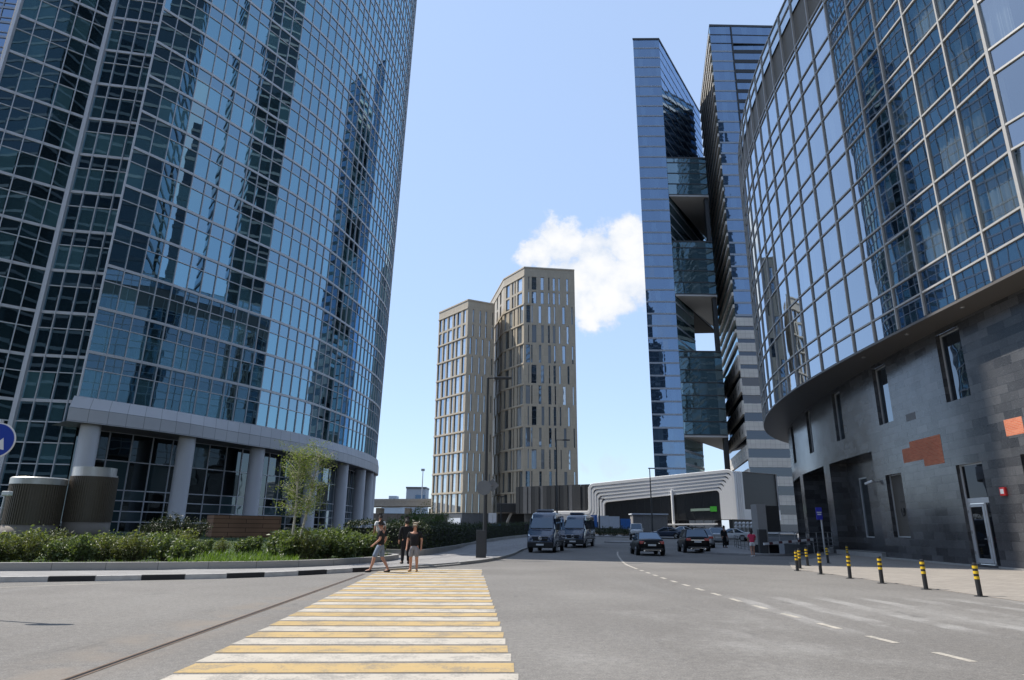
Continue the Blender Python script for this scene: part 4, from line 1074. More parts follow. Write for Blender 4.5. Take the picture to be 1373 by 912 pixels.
# right return: pale panel, dark inset window and bottom flange
Pr = (47.5, 118.5); t, nn = tn((Pb_.x, Pb_.y), Pr); wr = math.dist((Pb_.x, Pb_.y), Pr)
mb = MB(); wall_open(mb, [(Pb_.x, Pb_.y), Pr], 3.5, top_at(PL), [(2.4, wr + 3, 5.2, top_at(PL) + .1)][:0] + [(2.4, wr, 5.2, top_at(PL) - .0)], .35); 
for k in range(4): c = along([(Pb_.x, Pb_.y), Pr], .45 + k * .5); mb.obox((c[0] + nn[0] * .04, c[1] + nn[1] * .04), t, nn, .1, .1, 3.5, top_at(PL))
mb.build('return_wall', 'white_rib', pv_)
mb = MB(); a = along([(Pb_.x, Pb_.y), Pr], 2.4); b = Pr; mb.poly([(a[0] - nn[0] * .3, a[1] - nn[1] * .3, 5.2), (b[0] - nn[0] * .3, b[1] - nn[1] * .3, 5.2), (b[0] - nn[0] * .3, b[1] - nn[1] * .3, top_at(PL)), (a[0] - nn[0] * .3, a[1] - nn[1] * .3, top_at(PL))], None, 0, .1); mb.build('return_window', 'dark_panel', pv_)
mb = MB(); mb.poly([(Pb_.x - .5, Pb_.y + .5, 0), (Pr[0], Pr[1] + 1, 0), (Pr[0], Pr[1] + 1, 3.5), (Pb_.x - .5, Pb_.y + .5, 3.5)]); mb.build('dark_base', 'dark_panel', pv_)
mb = MB(); mb.poly([(Pb_.x, Pb_.y, 3.5), (Pr[0], Pr[1], 3.5), (Pr[0] - 4, Pr[1] + 3, 3.5), (Pb_.x - 4, Pb_.y + 3, 3.5)][::-1]); mb.build('flange_soffit', 'grey_soffit', pv_)
# green shop sign inside
p = pp(PL * .80, 0, -.30)
sg = thing('shop_sign', 'small green shop sign with a pale strip, inside the white pavilion', 'sign', tuple(p))
mb = MB(); mb.bar(pp(PL * .70, 5.05, -.32), pp(PL * .83, 5.15, -.32), .1, .42); mb.build('sign_strip', pbr('pale_green', (.30, .40, .33), .5), sg)
mb = MB(); mb.bar(pp(PL * .832, 5.2, -.30), pp(PL * .875, 5.22, -.30), .12, .85); mb.build('sign_square', 'green_sign', sg)
# dark slatted wing to the left of the pavilion
sw = thing('slatted_hall', 'dark slatted hall between the beige tower and the white pavilion', 'building', (9, 131, 0))
SA, SB = (1.2, 137), (15.0, 126.2); SP = resample([SA, SB], .95)
mats_ = []
mb = MB(); i = 0
for a, b in zip(SP, SP[1:]):
    t, nn = tn(a, b); d = random.choice((0, .05, .1, .16)); 
    mb.obox(((a[0] + b[0]) / 2 + nn[0] * d, (a[1] + b[1]) / 2 + nn[1] * d), t, nn, math.dist(a, b) - .05, .2, 4.6, 9.9, random.choice((0, 0, 2, 2, 1)))
mb.build('slat_wall', ['dark_panel', 'grey_panel', 'metal_dark'], sw)
mb = MB(); t, nn = tn(SA, SB); ring = [(SA[0] - nn[0] * .2, SA[1] - nn[1] * .2), (SB[0] - nn[0] * .2, SB[1] - nn[1] * .2), (SB[0] - nn[0] * 12, SB[1] - nn[1] * 12), (SA[0] - nn[0] * 12, SA[1] - nn[1] * 12)]
mb.prism(ring, 4.7, 9.6); mb.build('hall_body', 'core', sw)
mb = MB(); mb.prism([(p[0] - nn[0] * 2.5, p[1] - nn[1] * 2.5) for p in ring], 0, 4.6); mb.build('ground_floor', 'dark_panel', sw)
# ------------------------------------------------------------------ street rises gently past the vans
def gz(y): return min(1.2, max(0.0, (y - 56) * .016))
for nm in ('road', 'left_pavement', 'kerb', 'lane_markings', 'island_pavement', 'hedge_bed', 'far_pavement'):
    for o in [x for x in bpy.data.objects if x.name == nm]:
        for v in o.data.vertices: v.co.z += gz(v.co.y)
        if nm == 'road':
            me = o.data; me.clear_geometry(); ys = [-60, 0, 20, 40, 56, 70, 90, 110, 131, 170]
            me.from_pydata([(x, y, gz(y)) for y in ys for x in (-70, 45)], [], [(2 * k, 2 * k + 1, 2 * k + 3, 2 * k + 2) for k in range(len(ys) - 1)])
for o in [x for x in bpy.data.objects if x.name.startswith('planter_wall')]:
    for v in o.data.vertices: v.co.z += gz(v.co.y)
def gpg(px, py, dz=0.0):
    z = dz
    for _ in range(12):
        p = gp(px, py, z); z2 = gz(p.y) + dz; z = z * .5 + z2 * .5
    return gp(px, py, z)

# ------------------------------------------------------------------ background
ob = thing('overpass', 'pale concrete overpass on dark piers behind the left tower colonnade', 'overpass', (-40, 235, 0))
a, b = at(480, 676, 235), at(600, 673, 235)
mb = MB(); mb.bar(a + Vector((-40, 0, -.7)), b + Vector((10, 0, -.7)), 12, 1.6); mb.build('deck', 'concrete', ob)
mb = MB(); mb.bar(a + Vector((-40, -6, .5)), b + Vector((10, -6, .5)), .25, .9); mb.build('parapet', 'concrete', ob)
for px in (478, 510, 548, 580): p = at(px, 680, 235); mb = MB(); mb.box(p.x - .9, p.x + .9, 232, 238, 0, a.z - 1.3); mb.build('pier', 'concrete', ob)
mb = MB(); mb.box(-95, -18, 239, 240, 0, 6.5); mb.build('rear_abutment', 'dark_panel', ob)
wl = MB(); p0, p1 = at(490, 689, 150), at(600, 690, 150)
wl.box(p0.x - 20, p1.x, 150, 150.4, 0, p0.z)
for k in range(18): x = p0.x - 20 + k * (p1.x - p0.x + 20) / 17; wl.box(x - .12, x + .12, 149.85, 150.0, 0, p0.z + .15)
tag(wl.build('boundary_wall', pbr('grey_brown_wall', (.16, .15, .14), .9, var=.2)), 'grey brown panelled wall below the overpass, beyond the two men', 'wall')
fb = thing('far_block', 'small pale blue-grey block above the overpass, with a mast beside it', 'building', tuple(at(558, 700, 420)))
q = [at(545, 655, 420), at(571, 655, 420)]
mb = MB(); mb.box(q[0].x, q[1].x, 420, 436, 0, q[0].z); mb.build('block_wall', pbr('far_grey', (.33, .38, .44), .7), fb)
mb = MB(); mb.box(q[0].x + 6, q[1].x - .5, 419.6, 420, q[0].z - 9, q[0].z - 4); mb.build('block_window', 'glassB', fb)
mb = MB(); mb.box(q[0].x - .3, q[1].x + .3, 419.5, 436, q[0].z, q[0].z + 1); mb.build('block_roof', 'grey_panel', fb)
p = at(566, 656, 380); q2 = at(566.5, 631, 380)
ms = thing('floodlight_mast', 'thin pale mast rising beside the small block beyond the overpass', 'mast', (p.x, 380, 0))
mb = MB(); mb.tube([(p.x, 380, 0), (p.x, 380, q2.z)], [.5, .22], 8); mb.build('pole', 'steel', ms)
mb = MB(); mb.box(p.x - 1.0, p.x + 1.0, 379.6, 380.4, q2.z - .3, q2.z + 1.0); mb.build('lamp_head', 'steel', ms)
# low far city edge so the horizon is never bare
for px0, px1, py, Y in ((512, 540, 671, 600),):
    a, b = at(px0, py, Y), at(px1, py, Y); hb = thing('far_building', 'haze-painted low far roofs at the skyline, right of the last tower column', 'building', (a.x, Y, 0))
    mb = MB(); mb.box(a.x, b.x, Y, Y + 30, 0, a.z); mb.box(a.x + 6, a.x + 13, Y, Y + 12, a.z, a.z + 4); mb.build('block_wall', pbr('painted_haze_wall', (.36, .42, .48), .9), hb)  # distance haze is put into the wall colour
    mb = MB(); mb.box(a.x + 2, b.x - 2, Y - .4, Y, a.z - 6, a.z - 3); mb.build('window_strip', 'glassB', hb)
# construction hoardings and site cabin before the pavilion
def hoard(px0, px1, pt, pb, Y, mat, label, stripe=None):
    a, b = at(px0, pt, Y), at(px1, pt, Y); h = thing('hoarding', label, 'hoarding', (a.x, Y, gz(Y))); zb = at(px0, pb, Y).z
    n = max(2, int((b.x - a.x) / 2)); mb = MB()
    for k in range(n): x = a.x + (b.x - a.x) * k / n; mb.box(x, x + (b.x - a.x) / n - .04, Y + .05 * (k % 2), Y + .1 + .05 * (k % 2), zb, a.z + random.uniform(-.08, .08))
    mb.build('panel', mat, h)
    mb = MB(); mb.box(a.x, b.x, Y + .16, Y + .26, zb - .2, zb + .5); mb.build('foot_rail', 'grey_panel', h)
hoard(792, 801, 691, 707, 112, 'hoarding_blue', 'narrow blue hoarding panel left of the pavilion, beside the white one')
hoard(802, 831, 692, 708, 112, 'hoarding_white', 'white site hoarding in front of the pavilion, between two blue ones')
hoard(832, 846, 696, 709, 110, 'hoarding_blue', 'blue hoarding right of the white one, before the dark pavilion glazing')
hoard(655, 666, 688, 711, 140, 'hoarding_white', 'white sheet hanging under the beige towers beside the blue one')
hoard(660, 672, 702, 713, 138, 'hoarding_blue', 'bright blue sheet under the beige towers, behind the hedge')
cb_ = thing('site_cabin', 'grey ribbed site cabin before the pavilion, behind the white off-roader', 'cabin', (23, 112, gz(112)))
a, b = at(849, 690, 112), at(894, 690, 112)
mb = MB(); mb.box(a.x, b.x, 112, 115, gz(112), a.z); 
for k in range(14): x = a.x + (b.x - a.x) * k / 13; mb.box(x - .05, x + .05, 111.9, 112, gz(112), a.z)
mb.build('cabin_wall', pbr('cabin_grey', (.27, .26, .25), .7), cb_)
mb = MB(); mb.box(a.x - .2, b.x + .2, 111.7, 115.2, a.z, a.z + .2); mb.build('cabin_roof', 'hoarding_white', cb_)
# round pale lamps by the return of the pavilion
for r_ in range(2):
    for k in range(6):
        p = at(987 + k * 5.2, 702 + r_ * 4.5, 100); g = thing('globe_lamp', 'white globe lamp in the clustered rows below the pavilion corner', 'lamp', (p.x, 100, gz(100)), 0, 'globe lamps by the pavilion corner')
        mb = MB(); mb.lathe((p.x, 100, p.z), [(.02, -.25), (.2, -.16), (.26, 0), (.2, .16), (.02, .25)], 10); mb.build('globe', 'sign_white', g, smooth=True)
        mb = MB(); mb.tube([(p.x, 100, gz(100)), (p.x, 100, p.z - .2)], .05, 6); mb.build('post', 'steel', g)

# ------------------------------------------------------------------ vehicles
def loft(mb, secs, mi=0):
    """secs: list of rings (same count), closed with caps"""
    for a, b in zip(secs, secs[1:]):
        n = len(a)
        for j in range(n): mb.poly([a[j], a[(j + 1) % n], b[(j + 1) % n], b[j]], None, mi)
    mb.poly(secs[0][::-1], None, mi); mb.poly(secs[-1], None, mi)
def weld(o, d=1e-4):
    bm = bmesh.new(); bm.from_mesh(o.data); bmesh.ops.remove_doubles(bm, verts=bm.verts, dist=d); bmesh.ops.recalc_face_normals(bm, faces=bm.faces); bm.to_mesh(o.data); bm.free(); return o
def wheel(root, x, y, r, wd, side):
    mb = MB(); mb.tube([(x - wd / 2, y, r), (x - wd * .42, y, r), (x + wd * .42, y, r), (x + wd / 2, y, r)], [r * .92, r, r, r * .92], 24); t = mb.build('wheel', 'rubber', root, local=True)
    mb = MB(); xo = x + side * wd * .5; mb.tube([(xo - side * .02, y, r), (xo + side * .012, y, r)], r * .66, 20)
    for k in range(5):
        a = k * 2 * math.pi / 5; mb.bar((xo + side * .018, y, r), (xo + side * .018, y + math.cos(a) * r * .6, r + math.sin(a) * r * .6), .05, .03)
    rim = mb.build('rim', 'rim', root, local=True); rim.parent = t
    return t
def archm(mb, x, y, r, side):
    pts = [(x, y + (r + .05) * math.cos(R(q)), r + (r + .05) * math.sin(R(q))) for q in range(-10, 191, 20)]
    mb.tube(pts, .035, 6)
def quad_panel(root, name, mat, pts, inset=.06, out=.012, rnd=.3, parent=None):
    P = [Vector(p) for p in pts]; c = sum(P, Vector()) / 4; n = (P[1] - P[0]).cross(P[2] - P[1]).normalized()
    q = []
    for p in P:
        d = (c - p); q.append(p + d.normalized() * inset * 1.4 + n * out)
    mb = MB(); mb.poly(q, None, 0, rnd)
    # thickness so the pane is a slab let into the body
    for a, b in zip(q, q[1:] + q[:1]): mb.poly([a, a - n * .03, b - n * .03, b], None, 0, rnd)
    return mb.build(name, mat, root, local=True)
def make_car(name, label, cat, paint, spec, group=None):
    """local frame: forward +Y, wheels on z=0"""
    root = thing(name, label, cat, (0, 0, 0), 0, group)
    secs = []
    for y, w, zb, zt in spec['secs']:
        zm = zb + (zt - zb) * .55
        h = [(w * .86, y, zb), (w * .98, y, zb + .10), (w, y, zm), (w * .965, y, zt - .10), (w * .86, y, zt - .015), (w * .4, y, zt + .012)]
        secs.append(h + [(-x, yy, z) for x, yy, z in h[::-1]])
    mb = MB(); loft(mb, secs); b = weld(mb.build('body', paint, root, local=True, smooth=True)); subsurf(b, 2)
    rb_, rr_, fr_, fb_, wb, wt, zb, zr = spec['cab']
    B = [(-wb, rb_, zb), (wb, rb_, zb), (wb, fb_, zb), (-wb, fb_, zb)]; T = [(-wt, rr_, zr), (wt, rr_, zr), (wt, fr_, zr), (-wt, fr_, zr)]
    mb = MB(); mb.poly(T)
    for k in range(4): mb.poly([B[k], B[(k + 1) % 4], T[(k + 1) % 4], T[k]])
    mb.poly(B[::-1]); cabm = bevel(weld(mb.build('cabin', paint, root, local=True)), .07, 3)
    quad_panel(root, 'rear_window', 'carglass', [B[0], B[1], T[1], T[0]], .075)
    quad_panel(root, 'windscreen', 'carglass', [B[2], B[3], T[3], T[2]], .075)
    mid = spec.get('pillar', .45)
    for sx_ in (1, -1):
        for u0, u1 in ((.04, mid - .01), (mid + .02, .97)):
            l = lambda P0, P1, u: Vector(P0).lerp(Vector(P1), u)
            if sx_ == 1: q = [l(B[1], B[2], u0), l(B[1], B[2], u1), l(T[1], T[2], u1), l(T[1], T[2], u0)]
            else: q = [l(B[0], B[3], u1), l(B[0], B[3], u0), l(T[0], T[3], u0), l(T[0], T[3], u1)]
            quad_panel(root, 'side_window', 'carglass', q, .045)
    wr = spec['r']; W_ = max(s[1] for s in spec['secs'])
    for y in spec['axles']:
        for sx_ in (1, -1):
            wheel(root, sx_ * (W_ - .10), y, wr, .24, sx_)
            mb = MB(); archm(mb, sx_ * (W_ - .015), y, wr, sx_); mb.build('wheel_arch', 'plastic', root, local=True)
    yr, yf = spec['secs'][0][0], spec['secs'][-1][0]
    zl = spec['lamp']; wl = spec['lampx']
    for sx_ in (1, -1):
        mb = MB(); mb.box(min(sx_ * wl, sx_ * (wl - .36)), max(sx_ * wl, sx_ * (wl - .36)), yr - .0 + spec['lin'] - .10, yr + spec['lin'] + .25, zl - .09, zl + .10); bevel(mb.build('tail_light', 'red_lens', root, local=True), .03)
        mb = MB(); mb.box(min(sx_ * wl, sx_ * (wl - .34)), max(sx_ * wl, sx_ * (wl - .34)), yf - .42, yf - .17, zl - .24, zl - .10); bevel(mb.build('headlight', 'head_lens', root, local=True), .03)
        mb = MB(); mb.bar((sx_ * (W_ - .02), fb_ - .35, zb + .03), (sx_ * (W_ + .14), fb_ - .35, zb + .08), .10, .14); bevel(mb.build('mirror', paint, root, local=True), .03)
    mb = MB(); mb.box(-.26, .26, yr - .03, yr + .05, spec['pz'], spec['pz'] + .115); mb.build('number_plate', 'plate', root, local=True)
    mb = MB(); mb.box(-.5, .5, yr - .025 + spec['lin'] * .3, yr + .05, spec['pz'] + .16, spec['pz'] + .20); mb.build('chrome_strip', 'chrome', root, local=True)
    mb = MB(); mb.box(-W_ * .78, W_ * .78, yr - .05, yr + .12, .30, .50); bevel(mb.build('rear_bumper', 'plastic', root, local=True), .04)
    mb = MB(); mb.box(-.55, .55, yr - .065, yr - .05, .36, .378); mb.build('bumper_trim', 'chrome', root, local=True)
    for sx_ in (1, -1): mb = MB(); mb.tube([(sx_ * .52, yr - .07, .33), (sx_ * .52, yr + .1, .33)], .05, 8); mb.build('exhaust_pipe', 'chrome', root, local=True)
    mb = MB(); mb.box(-.5, .5, yf - .12, yf + .01, .38, .60); bevel(mb.build('grille', 'plastic', root, local=True), .03)
    return root
SEDAN = dict(secs=[(-2.40, .66, .46, .92), (-2.33, .82, .32, 1.02), (-1.9, .90, .25, 1.09), (-1.0, .92, .22, 1.02), (0, .92, .22, .98), (1.0, .92, .22, .98), (1.7, .90, .25, .90), (2.15, .82, .28, .78), (2.35, .60, .40, .64)],
             cab=(-1.82, -.80, .2, 1.15, .85, .66, .96, 1.48), r=.335, axles=(-1.42, 1.42), lamp=.83, lampx=.80, lin=.12, pz=.62)
SUV = dict(secs=[(-2.32, .74, .50, 1.10), (-2.26, .88, .36, 1.20), (-1.8, .95, .30, 1.20), (-1.0, .96, .28, 1.16), (0, .96, .28, 1.12), (1.0, .96, .28, 1.10), (1.7, .94, .30, 1.02), (2.2, .86, .34, .90), (2.36, .66, .46, .74)],
           cab=(-2.16, -1.55, .3, 1.2, .90, .72, 1.10, 1.72), r=.38, axles=(-1.42, 1.42), lamp=.98, lampx=.84, lin=.09, pz=.76)
BOXY = dict(secs=[(-2.2, .80, .52, 1.10), (-2.16, .86, .46, 1.16), (-1.5, .88, .42, 1.16), (0, .88, .42, 1.14), (1.0, .88, .42, 1.14), (1.9, .87, .44, 1.10), (2.2, .80, .50, 1.02)],
            cab=(-2.1, -2.0, .6, .9, .84, .74, 1.1, 1.90), r=.38, axles=(-1.35, 1.4), lamp=.95, lampx=.80, lin=.05, pz=.76)
sed = make_car('parked_car', 'black sedan seen from behind, left of the black off-roader on the road', 'car', 'paint_black', SEDAN)
p = gpg(869, 745.5); sed.location = (p.x + .4, p.y + 2.3, 0); sed.rotation_euler.z = R(-3)
suv = make_car('parked_car', 'black off-road car seen from behind, parked by the kerbed island', 'car', 'paint_black', SUV)
p = gpg(932, 742); suv.location = (p.x + .5, p.y + 2.3, 0); suv.rotation_euler.z = R(-6)
def recolor(o, a, b):
    for c in o.children:
        for s_ in range(len(c.data.materials)):
            if c.data.materials[s_] == M[a]:
                c.data = c.data.copy(); c.data.materials[s_] = M[b]
def more(src, label, px, Y, rz, a=None, b=None):
    c = copy_tree(src); c['label'] = label; 
    x = at(px, 715, Y).x; c.location = (x, Y, gz(Y)); c.rotation_euler.z = R(rz)
    if b: recolor(c, a, b)
    return c
more(suv, 'silver off-road car directly beyond the black one by the island', 940, 61, -12, 'paint_black', 'paint_silver')
more(suv, 'second silver car in the row past the black off-roader', 961, 69, -14, 'paint_black', 'paint_silver')
more(sed, 'dark blue car turning across the street beyond the black sedan', 893, 92, 70, 'paint_black', 'paint_blue')
more(sed, 'white car under the pavilion edge, right of the dark blue one', 913, 103, 80, 'paint_black', 'paint_white')
more(sed, 'white car half hidden behind the dark pedestrian near the railing', 981, 84, 60, 'paint_black', 'paint_white')
bx = make_car('parked_car', 'small boxy white off-roader by the site cabin', 'car', 'paint_white', BOXY)
x = at(853, 712, 94).x; bx.location = (x, 94, gz(94)); bx.rotation_euler.z = R(172)

def make_van(label):
    root = thing('passenger_van', label, 'van')
    def ring(y, w, zb, zt, wt):
        zm = min(1.55, zt - .12)
        h = [(w * .9, y, zb), (w, y, zb + .14), (w, y, zm * .6), (w, y, zm), (wt + (w - wt) * .25, y, zt - (.30 if zt > 2 else .06)), (wt - .03, y, zt - (.08 if zt > 2 else .02)), (wt * .72, y, zt)]
        return h + [(-a, b, c) for a, b, c in h[::-1]]
    S_ = [(-3.35, .92, .40, 2.72, .80), (-3.28, .985, .34, 2.82, .86), (1.2, .99, .32, 2.86, .86), (1.62, .99, .32, 2.78, .84), (1.86, .99, .32, 2.58, .80), (2.02, .99, .32, 2.44, .80), (2.66, .985, .32, 1.62, .90), (2.76, .98, .32, 1.52, .90), (3.12, .95, .34, 1.28, .82), (3.30, .88, .40, 1.12, .72), (3.36, .80, .46, 1.0, .66)]
    mb = MB(); loft(mb, [ring(*q) for q in S_]); b = weld(mb.build('body', 'paint_navy', root, local=True, smooth=True)); bevel(b, .03, 2)
    quad_panel(root, 'windscreen', 'carglass', [(.90, 2.66, 1.64), (-.90, 2.66, 1.64), (-.80, 2.03, 2.45), (.80, 2.03, 2.45)], .07, .03, .9)
    mb = MB(); mb.poly([(.5, 1.93, 2.56), (-.5, 1.93, 2.56), (-.46, 1.74, 2.72), (.46, 1.74, 2.72)]); 
    for sx_ in (1, -1):
        for y0, y1 in ((1.25, 2.25), (-.4, 1.10), (-1.85, -.5), (-3.1, -1.95)):
            zt_ = 2.42; q = [(sx_ * .992, y0, 1.56), (sx_ * .992, y1, 1.56), (sx_ * .915, min(y1, y1 - (.35 if y1 > 2 else 0)), zt_), (sx_ * .915, y0, zt_)]
            if sx_ < 0: q = q[::-1]
            quad_panel(root, 'side_window', 'carglass', q, .03, .014)
        mb = MB(); c = [(sx_ * .88, 3.17, .84), (sx_ * .52, 3.34, .84), (sx_ * .62, 3.32, 1.02), (sx_ * .84, 3.10, 1.28), (sx_ * .93, 2.98, 1.24)]
        P = [Vector(v) for v in c]; n = Vector((sx_ * .35, .9, .2)).normalized()
        f = [v + n * .05 for v in P]; bk = [v - n * .12 for v in P]; mb.poly(f if sx_ < 0 else f[::-1])
        for i in range(5): mb.poly([f[i], f[(i + 1) % 5], bk[(i + 1) % 5], bk[i]])
        mb.build('headlight', 'head_lens', root, local=True)
        mb = MB(); mb.tube([(sx_ * .98, 2.42, 1.62), (sx_ * 1.12, 2.44, 1.62)], .03, 6); mb.box(min(sx_ * 1.06, sx_ * 1.28), max(sx_ * 1.06, sx_ * 1.28), 2.34, 2.50, 1.58, 1.98); bevel(mb.build('mirror', 'plastic', root, local=True), .03)
        for y in (2.15, -2.05):
            wheel(root, sx_ * .88, y, .36, .26, sx_); mb = MB(); archm(mb, sx_ * .985, y, .36, sx_); mb.build('wheel_arch', 'plastic', root, local=True)
        mb = MB(); mb.bar((sx_ * 1.0, -3.1, .78), (sx_ * 1.0, 1.7, .78), .05, .10); mb.build('side_moulding', 'plastic', root, local=True)
        mb = MB(); mb.box(min(sx_ * .78, sx_ * .95), max(sx_ * .78, sx_ * .95), -3.40, -3.3, .9, 1.5); mb.build('tail_light', 'red_lens', root, local=True)
    mb = MB(); mb.poly([(.52, 3.385, .82), (-.52, 3.385, .82), (-.60, 3.34, 1.10), (.60, 3.34, 1.10)]); 
    for k in range(3): z = .88 + k * .075; mb.bar((-.54, 3.39 - k * .012, z), (.54, 3.39 - k * .012, z), .03, .025)
    gr = mb.build('grille', 'plastic', root, local=True)
    mb = MB(); cz, cy_ = .99, 3.41
    ringp = [(.115 * math.cos(R(q)), cy_, cz + .115 * math.sin(R(q))) for q in range(0, 361, 20)]; mb.tube(ringp, .013, 6, cap=False)
    for q in (90, 210, 330): mb.bar((0, cy_, cz), (.11 * math.cos(R(q)), cy_, cz + .11 * math.sin(R(q))), .022, .02)
    mb.build('emblem', 'chrome', gr, local=True)
    mb = MB(); mb.box(-.93, .93, 3.05, 3.44, .34, .74); bevel(mb.build('front_bumper', 'plastic', root, local=True), .08, 3)
    mb = MB(); mb.box(-.27, .27, 3.43, 3.46, .50, .62); mb.build('number_plate', 'plate', root, local=True)
    mb = MB(); mb.box(-.62, .62, .35, 1.25, 2.85, 3.05); bevel(mb.build('roof_unit', 'paint_navy', root, local=True), .07, 3)
    mb = MB(); mb.bar((-.7, 2.74, 1.62), (.0, 2.70, 1.68), .04, .03); mb.bar((.05, 2.74, 1.62), (.7, 2.70, 1.68), .04, .03); mb.build('wiper', 'plastic', root, local=True)
    return root
van = make_van('dark blue passenger van with a roof unit, parked nearest the camera at the kerb')
p = gpg(724, 741.5); d = Vector((.20, .98, 0)).normalized()
van.location = (p.x + d.x * 3.4, p.y + d.y * 3.4, 0); van.rotation_euler.z = math.atan2(d.x, -d.y) 
van2 = copy_tree(van); van2['label'] = 'dark blue passenger van parked behind the nearer van, half hidden by it'
p = gpg(768, 735); d = Vector((.27, .96, 0)).normalized()
van2.location = (p.x + d.x * 3.4, p.y + d.y * 3.4, gz(p.y)); van2.rotation_euler.z = math.atan2(d.x, -d.y)
for o in (van, van2): o['group'] = 'dark blue vans at the kerb'

# ------------------------------------------------------------------ people
def skin_mesh(name, J, bones, rad, mat, parent, root=0, sub=2):
    names = list(J); idx = {k: i for i, k in enumerate(names)}
    me = bpy.data.meshes.new(name); me.from_pydata([J[k] for k in names], [(idx[a], idx[b]) for a, b in bones], []); me.materials.append(M[mat])
    o = bpy.data.objects.new(name, me); COL.objects.link(o); o.parent = parent
    sm = o.modifiers.new('skin', 'SKIN'); sm.use_smooth_shade = True; sm.branch_smoothing = .3
    sv = me.skin_vertices[0].data
    for k in names:
        r = rad[k] if k in rad else rad[k.rstrip('LR')]
        sv[idx[k]].radius = r if isinstance(r, tuple) else (r, r); sv[idx[k]].use_root = (idx[k] == root)
    subsurf(o, sub); return o
def person(label, loc, rz, top, bottom, shoes, arms, legs, hair='hair', hairlen=0, sleeves='short', trouser='shorts', cap=None, turn=0, scale=1.0, group=None, female=False):
    """facing +Y; arms/legs: dict L/R -> (elbow, wrist) / (knee, ankle)"""
    root = thing('person', label, 'person', loc, rz, group); root.scale = (scale * 1.14, scale * 1.12, scale)
    ct, st = math.cos(turn), math.sin(turn)
    hd = lambda x, y, z: (x * ct - y * st, x * st + y * ct, z)
    sw = .165 if female else .185
    J = {'pel': (0, 0, .95), 'spi': (0, .01, 1.12), 'che': (0, .0, 1.31), 'nb': (0, -.02, 1.46), 'nk': (0, -.005, 1.52), 'hd1': hd(0, .015, 1.60), 'hd2': hd(0, .012, 1.68), 'hd3': hd(0, 0, 1.745)}
    rad = {'pel': (.108, .082), 'spi': (.115, .088), 'che': (.15, .10), 'nb': .062, 'nk': .055, 'hd1': (.068, .085), 'hd2': (.078, .098), 'hd3': (.055, .07)}
    bones = [('pel', 'spi'), ('spi', 'che'), ('che', 'nb'), ('nb', 'nk'), ('nk', 'hd1'), ('hd1', 'hd2'), ('hd2', 'hd3')]
    J['nose'] = hd(0, .125, 1.645); rad['nose'] = .013; bones.append(('hd1', 'nose'))
    for s_, e in ((1, 'R'), (-1, 'L')):
        J['ear' + e] = hd(s_ * .088, .0, 1.65); rad['ear' + e] = .014; bones.append(('hd2', 'ear' + e))
        J['sh' + e] = (s_ * sw, -.01, 1.425); el, wr_ = arms[e]; J['el' + e] = el; J['wr' + e] = wr_
        d = (Vector(wr_) - Vector(el)).normalized(); J['pa' + e] = tuple(Vector(wr_) + d * .075)
        bones += [('che', 'sh' + e), ('sh' + e, 'el' + e), ('el' + e, 'wr' + e), ('wr' + e, 'pa' + e)]
        rad['sh' + e] = .062; rad['el' + e] = .042; rad['wr' + e] = .028; rad['pa' + e] = (.036, .02)
        side = Vector((0, 1, 0)); inn = Vector((-s_, 0, 0))
        for q, (ln, of) in enumerate(((.070, -.030), (.085, -.010), (.082, .010), (.062, .029))):
            k1, k2 = 'f%da' % q + e, 'f%db' % q + e; b0 = Vector(J['pa' + e])
            J[k1] = tuple(b0 + side * -of + d * ln * .55); J[k2] = tuple(b0 + side * -of + d * ln * .95 + inn * .02); rad[k1] = .009; rad[k2] = .008; bones += [('pa' + e, k1), (k1, k2)]
        k1, k2 = 'tha' + e, 'thb' + e; b0 = Vector(wr_) + d * .02
        J[k1] = tuple(b0 + side * .035 + inn * .012 + d * .02); J[k2] = tuple(b0 + side * .048 + inn * .02 + d * .055); rad[k1] = .011; rad[k2] = .009; bones += [('wr' + e, k1), (k1, k2)]
        kn, an = legs[e]; J['hp' + e] = (s_ * .095, 0, .89); J['kn' + e] = kn; J['cf' + e] = tuple(Vector(kn).lerp(Vector(an), .35) + Vector((0, -.015, 0))); J['an' + e] = an
        fd = Vector((s_ * .15, 1, 0)).normalized(); J['to' + e] = tuple(Vector(an) + fd * .15 + Vector((0, 0, -.05)))
        bones += [('pel', 'hp' + e), ('hp' + e, 'kn' + e), ('kn' + e, 'cf' + e), ('cf' + e, 'an' + e), ('an' + e, 'to' + e)]
        rad['hp' + e] = .072; rad['kn' + e] = .058; rad['cf' + e] = .055; rad['an' + e] = .036; rad['to' + e] = .034
    skin_mesh('body', J, bones, rad, 'skin', root)
    # shirt
    S1 = {'a': (0, .0, .84), 'b': J['spi'], 'c': J['che'], 'd': (0, -.02, 1.455)}; rr_ = {'a': (.178, .138), 'b': (.165, .13), 'c': (.172, .122), 'd': .078}
    bb = [('a', 'b'), ('b', 'c'), ('c', 'd')]
    for s_, e in ((1, 'R'), (-1, 'L')):
        S1['s' + e] = J['sh' + e]; rr_['s' + e] = .078; bb.append(('c', 's' + e))
        f = .78 if sleeves == 'short' else 1.0
        S1['m' + e] = tuple(Vector(J['sh' + e]).lerp(Vector(J['el' + e]), f)); rr_['m' + e] = .066 if f < 1 else .056; bb.append(('s' + e, 'm' + e))
        if f == 1.0: S1['w' + e] = tuple(Vector(J['el' + e]).lerp(Vector(J['wr' + e]), .93)); rr_['w' + e] = .045; bb.append(('m' + e, 'w' + e))
    skin_mesh('shirt', S1, bb, rr_, top, root)
    S2 = {'a': (0, 0, 1.06), 'b': (0, 0, .90)}; rr_ = {'a': (.155, .118), 'b': (.162, .126)}; bb = [('a', 'b')]
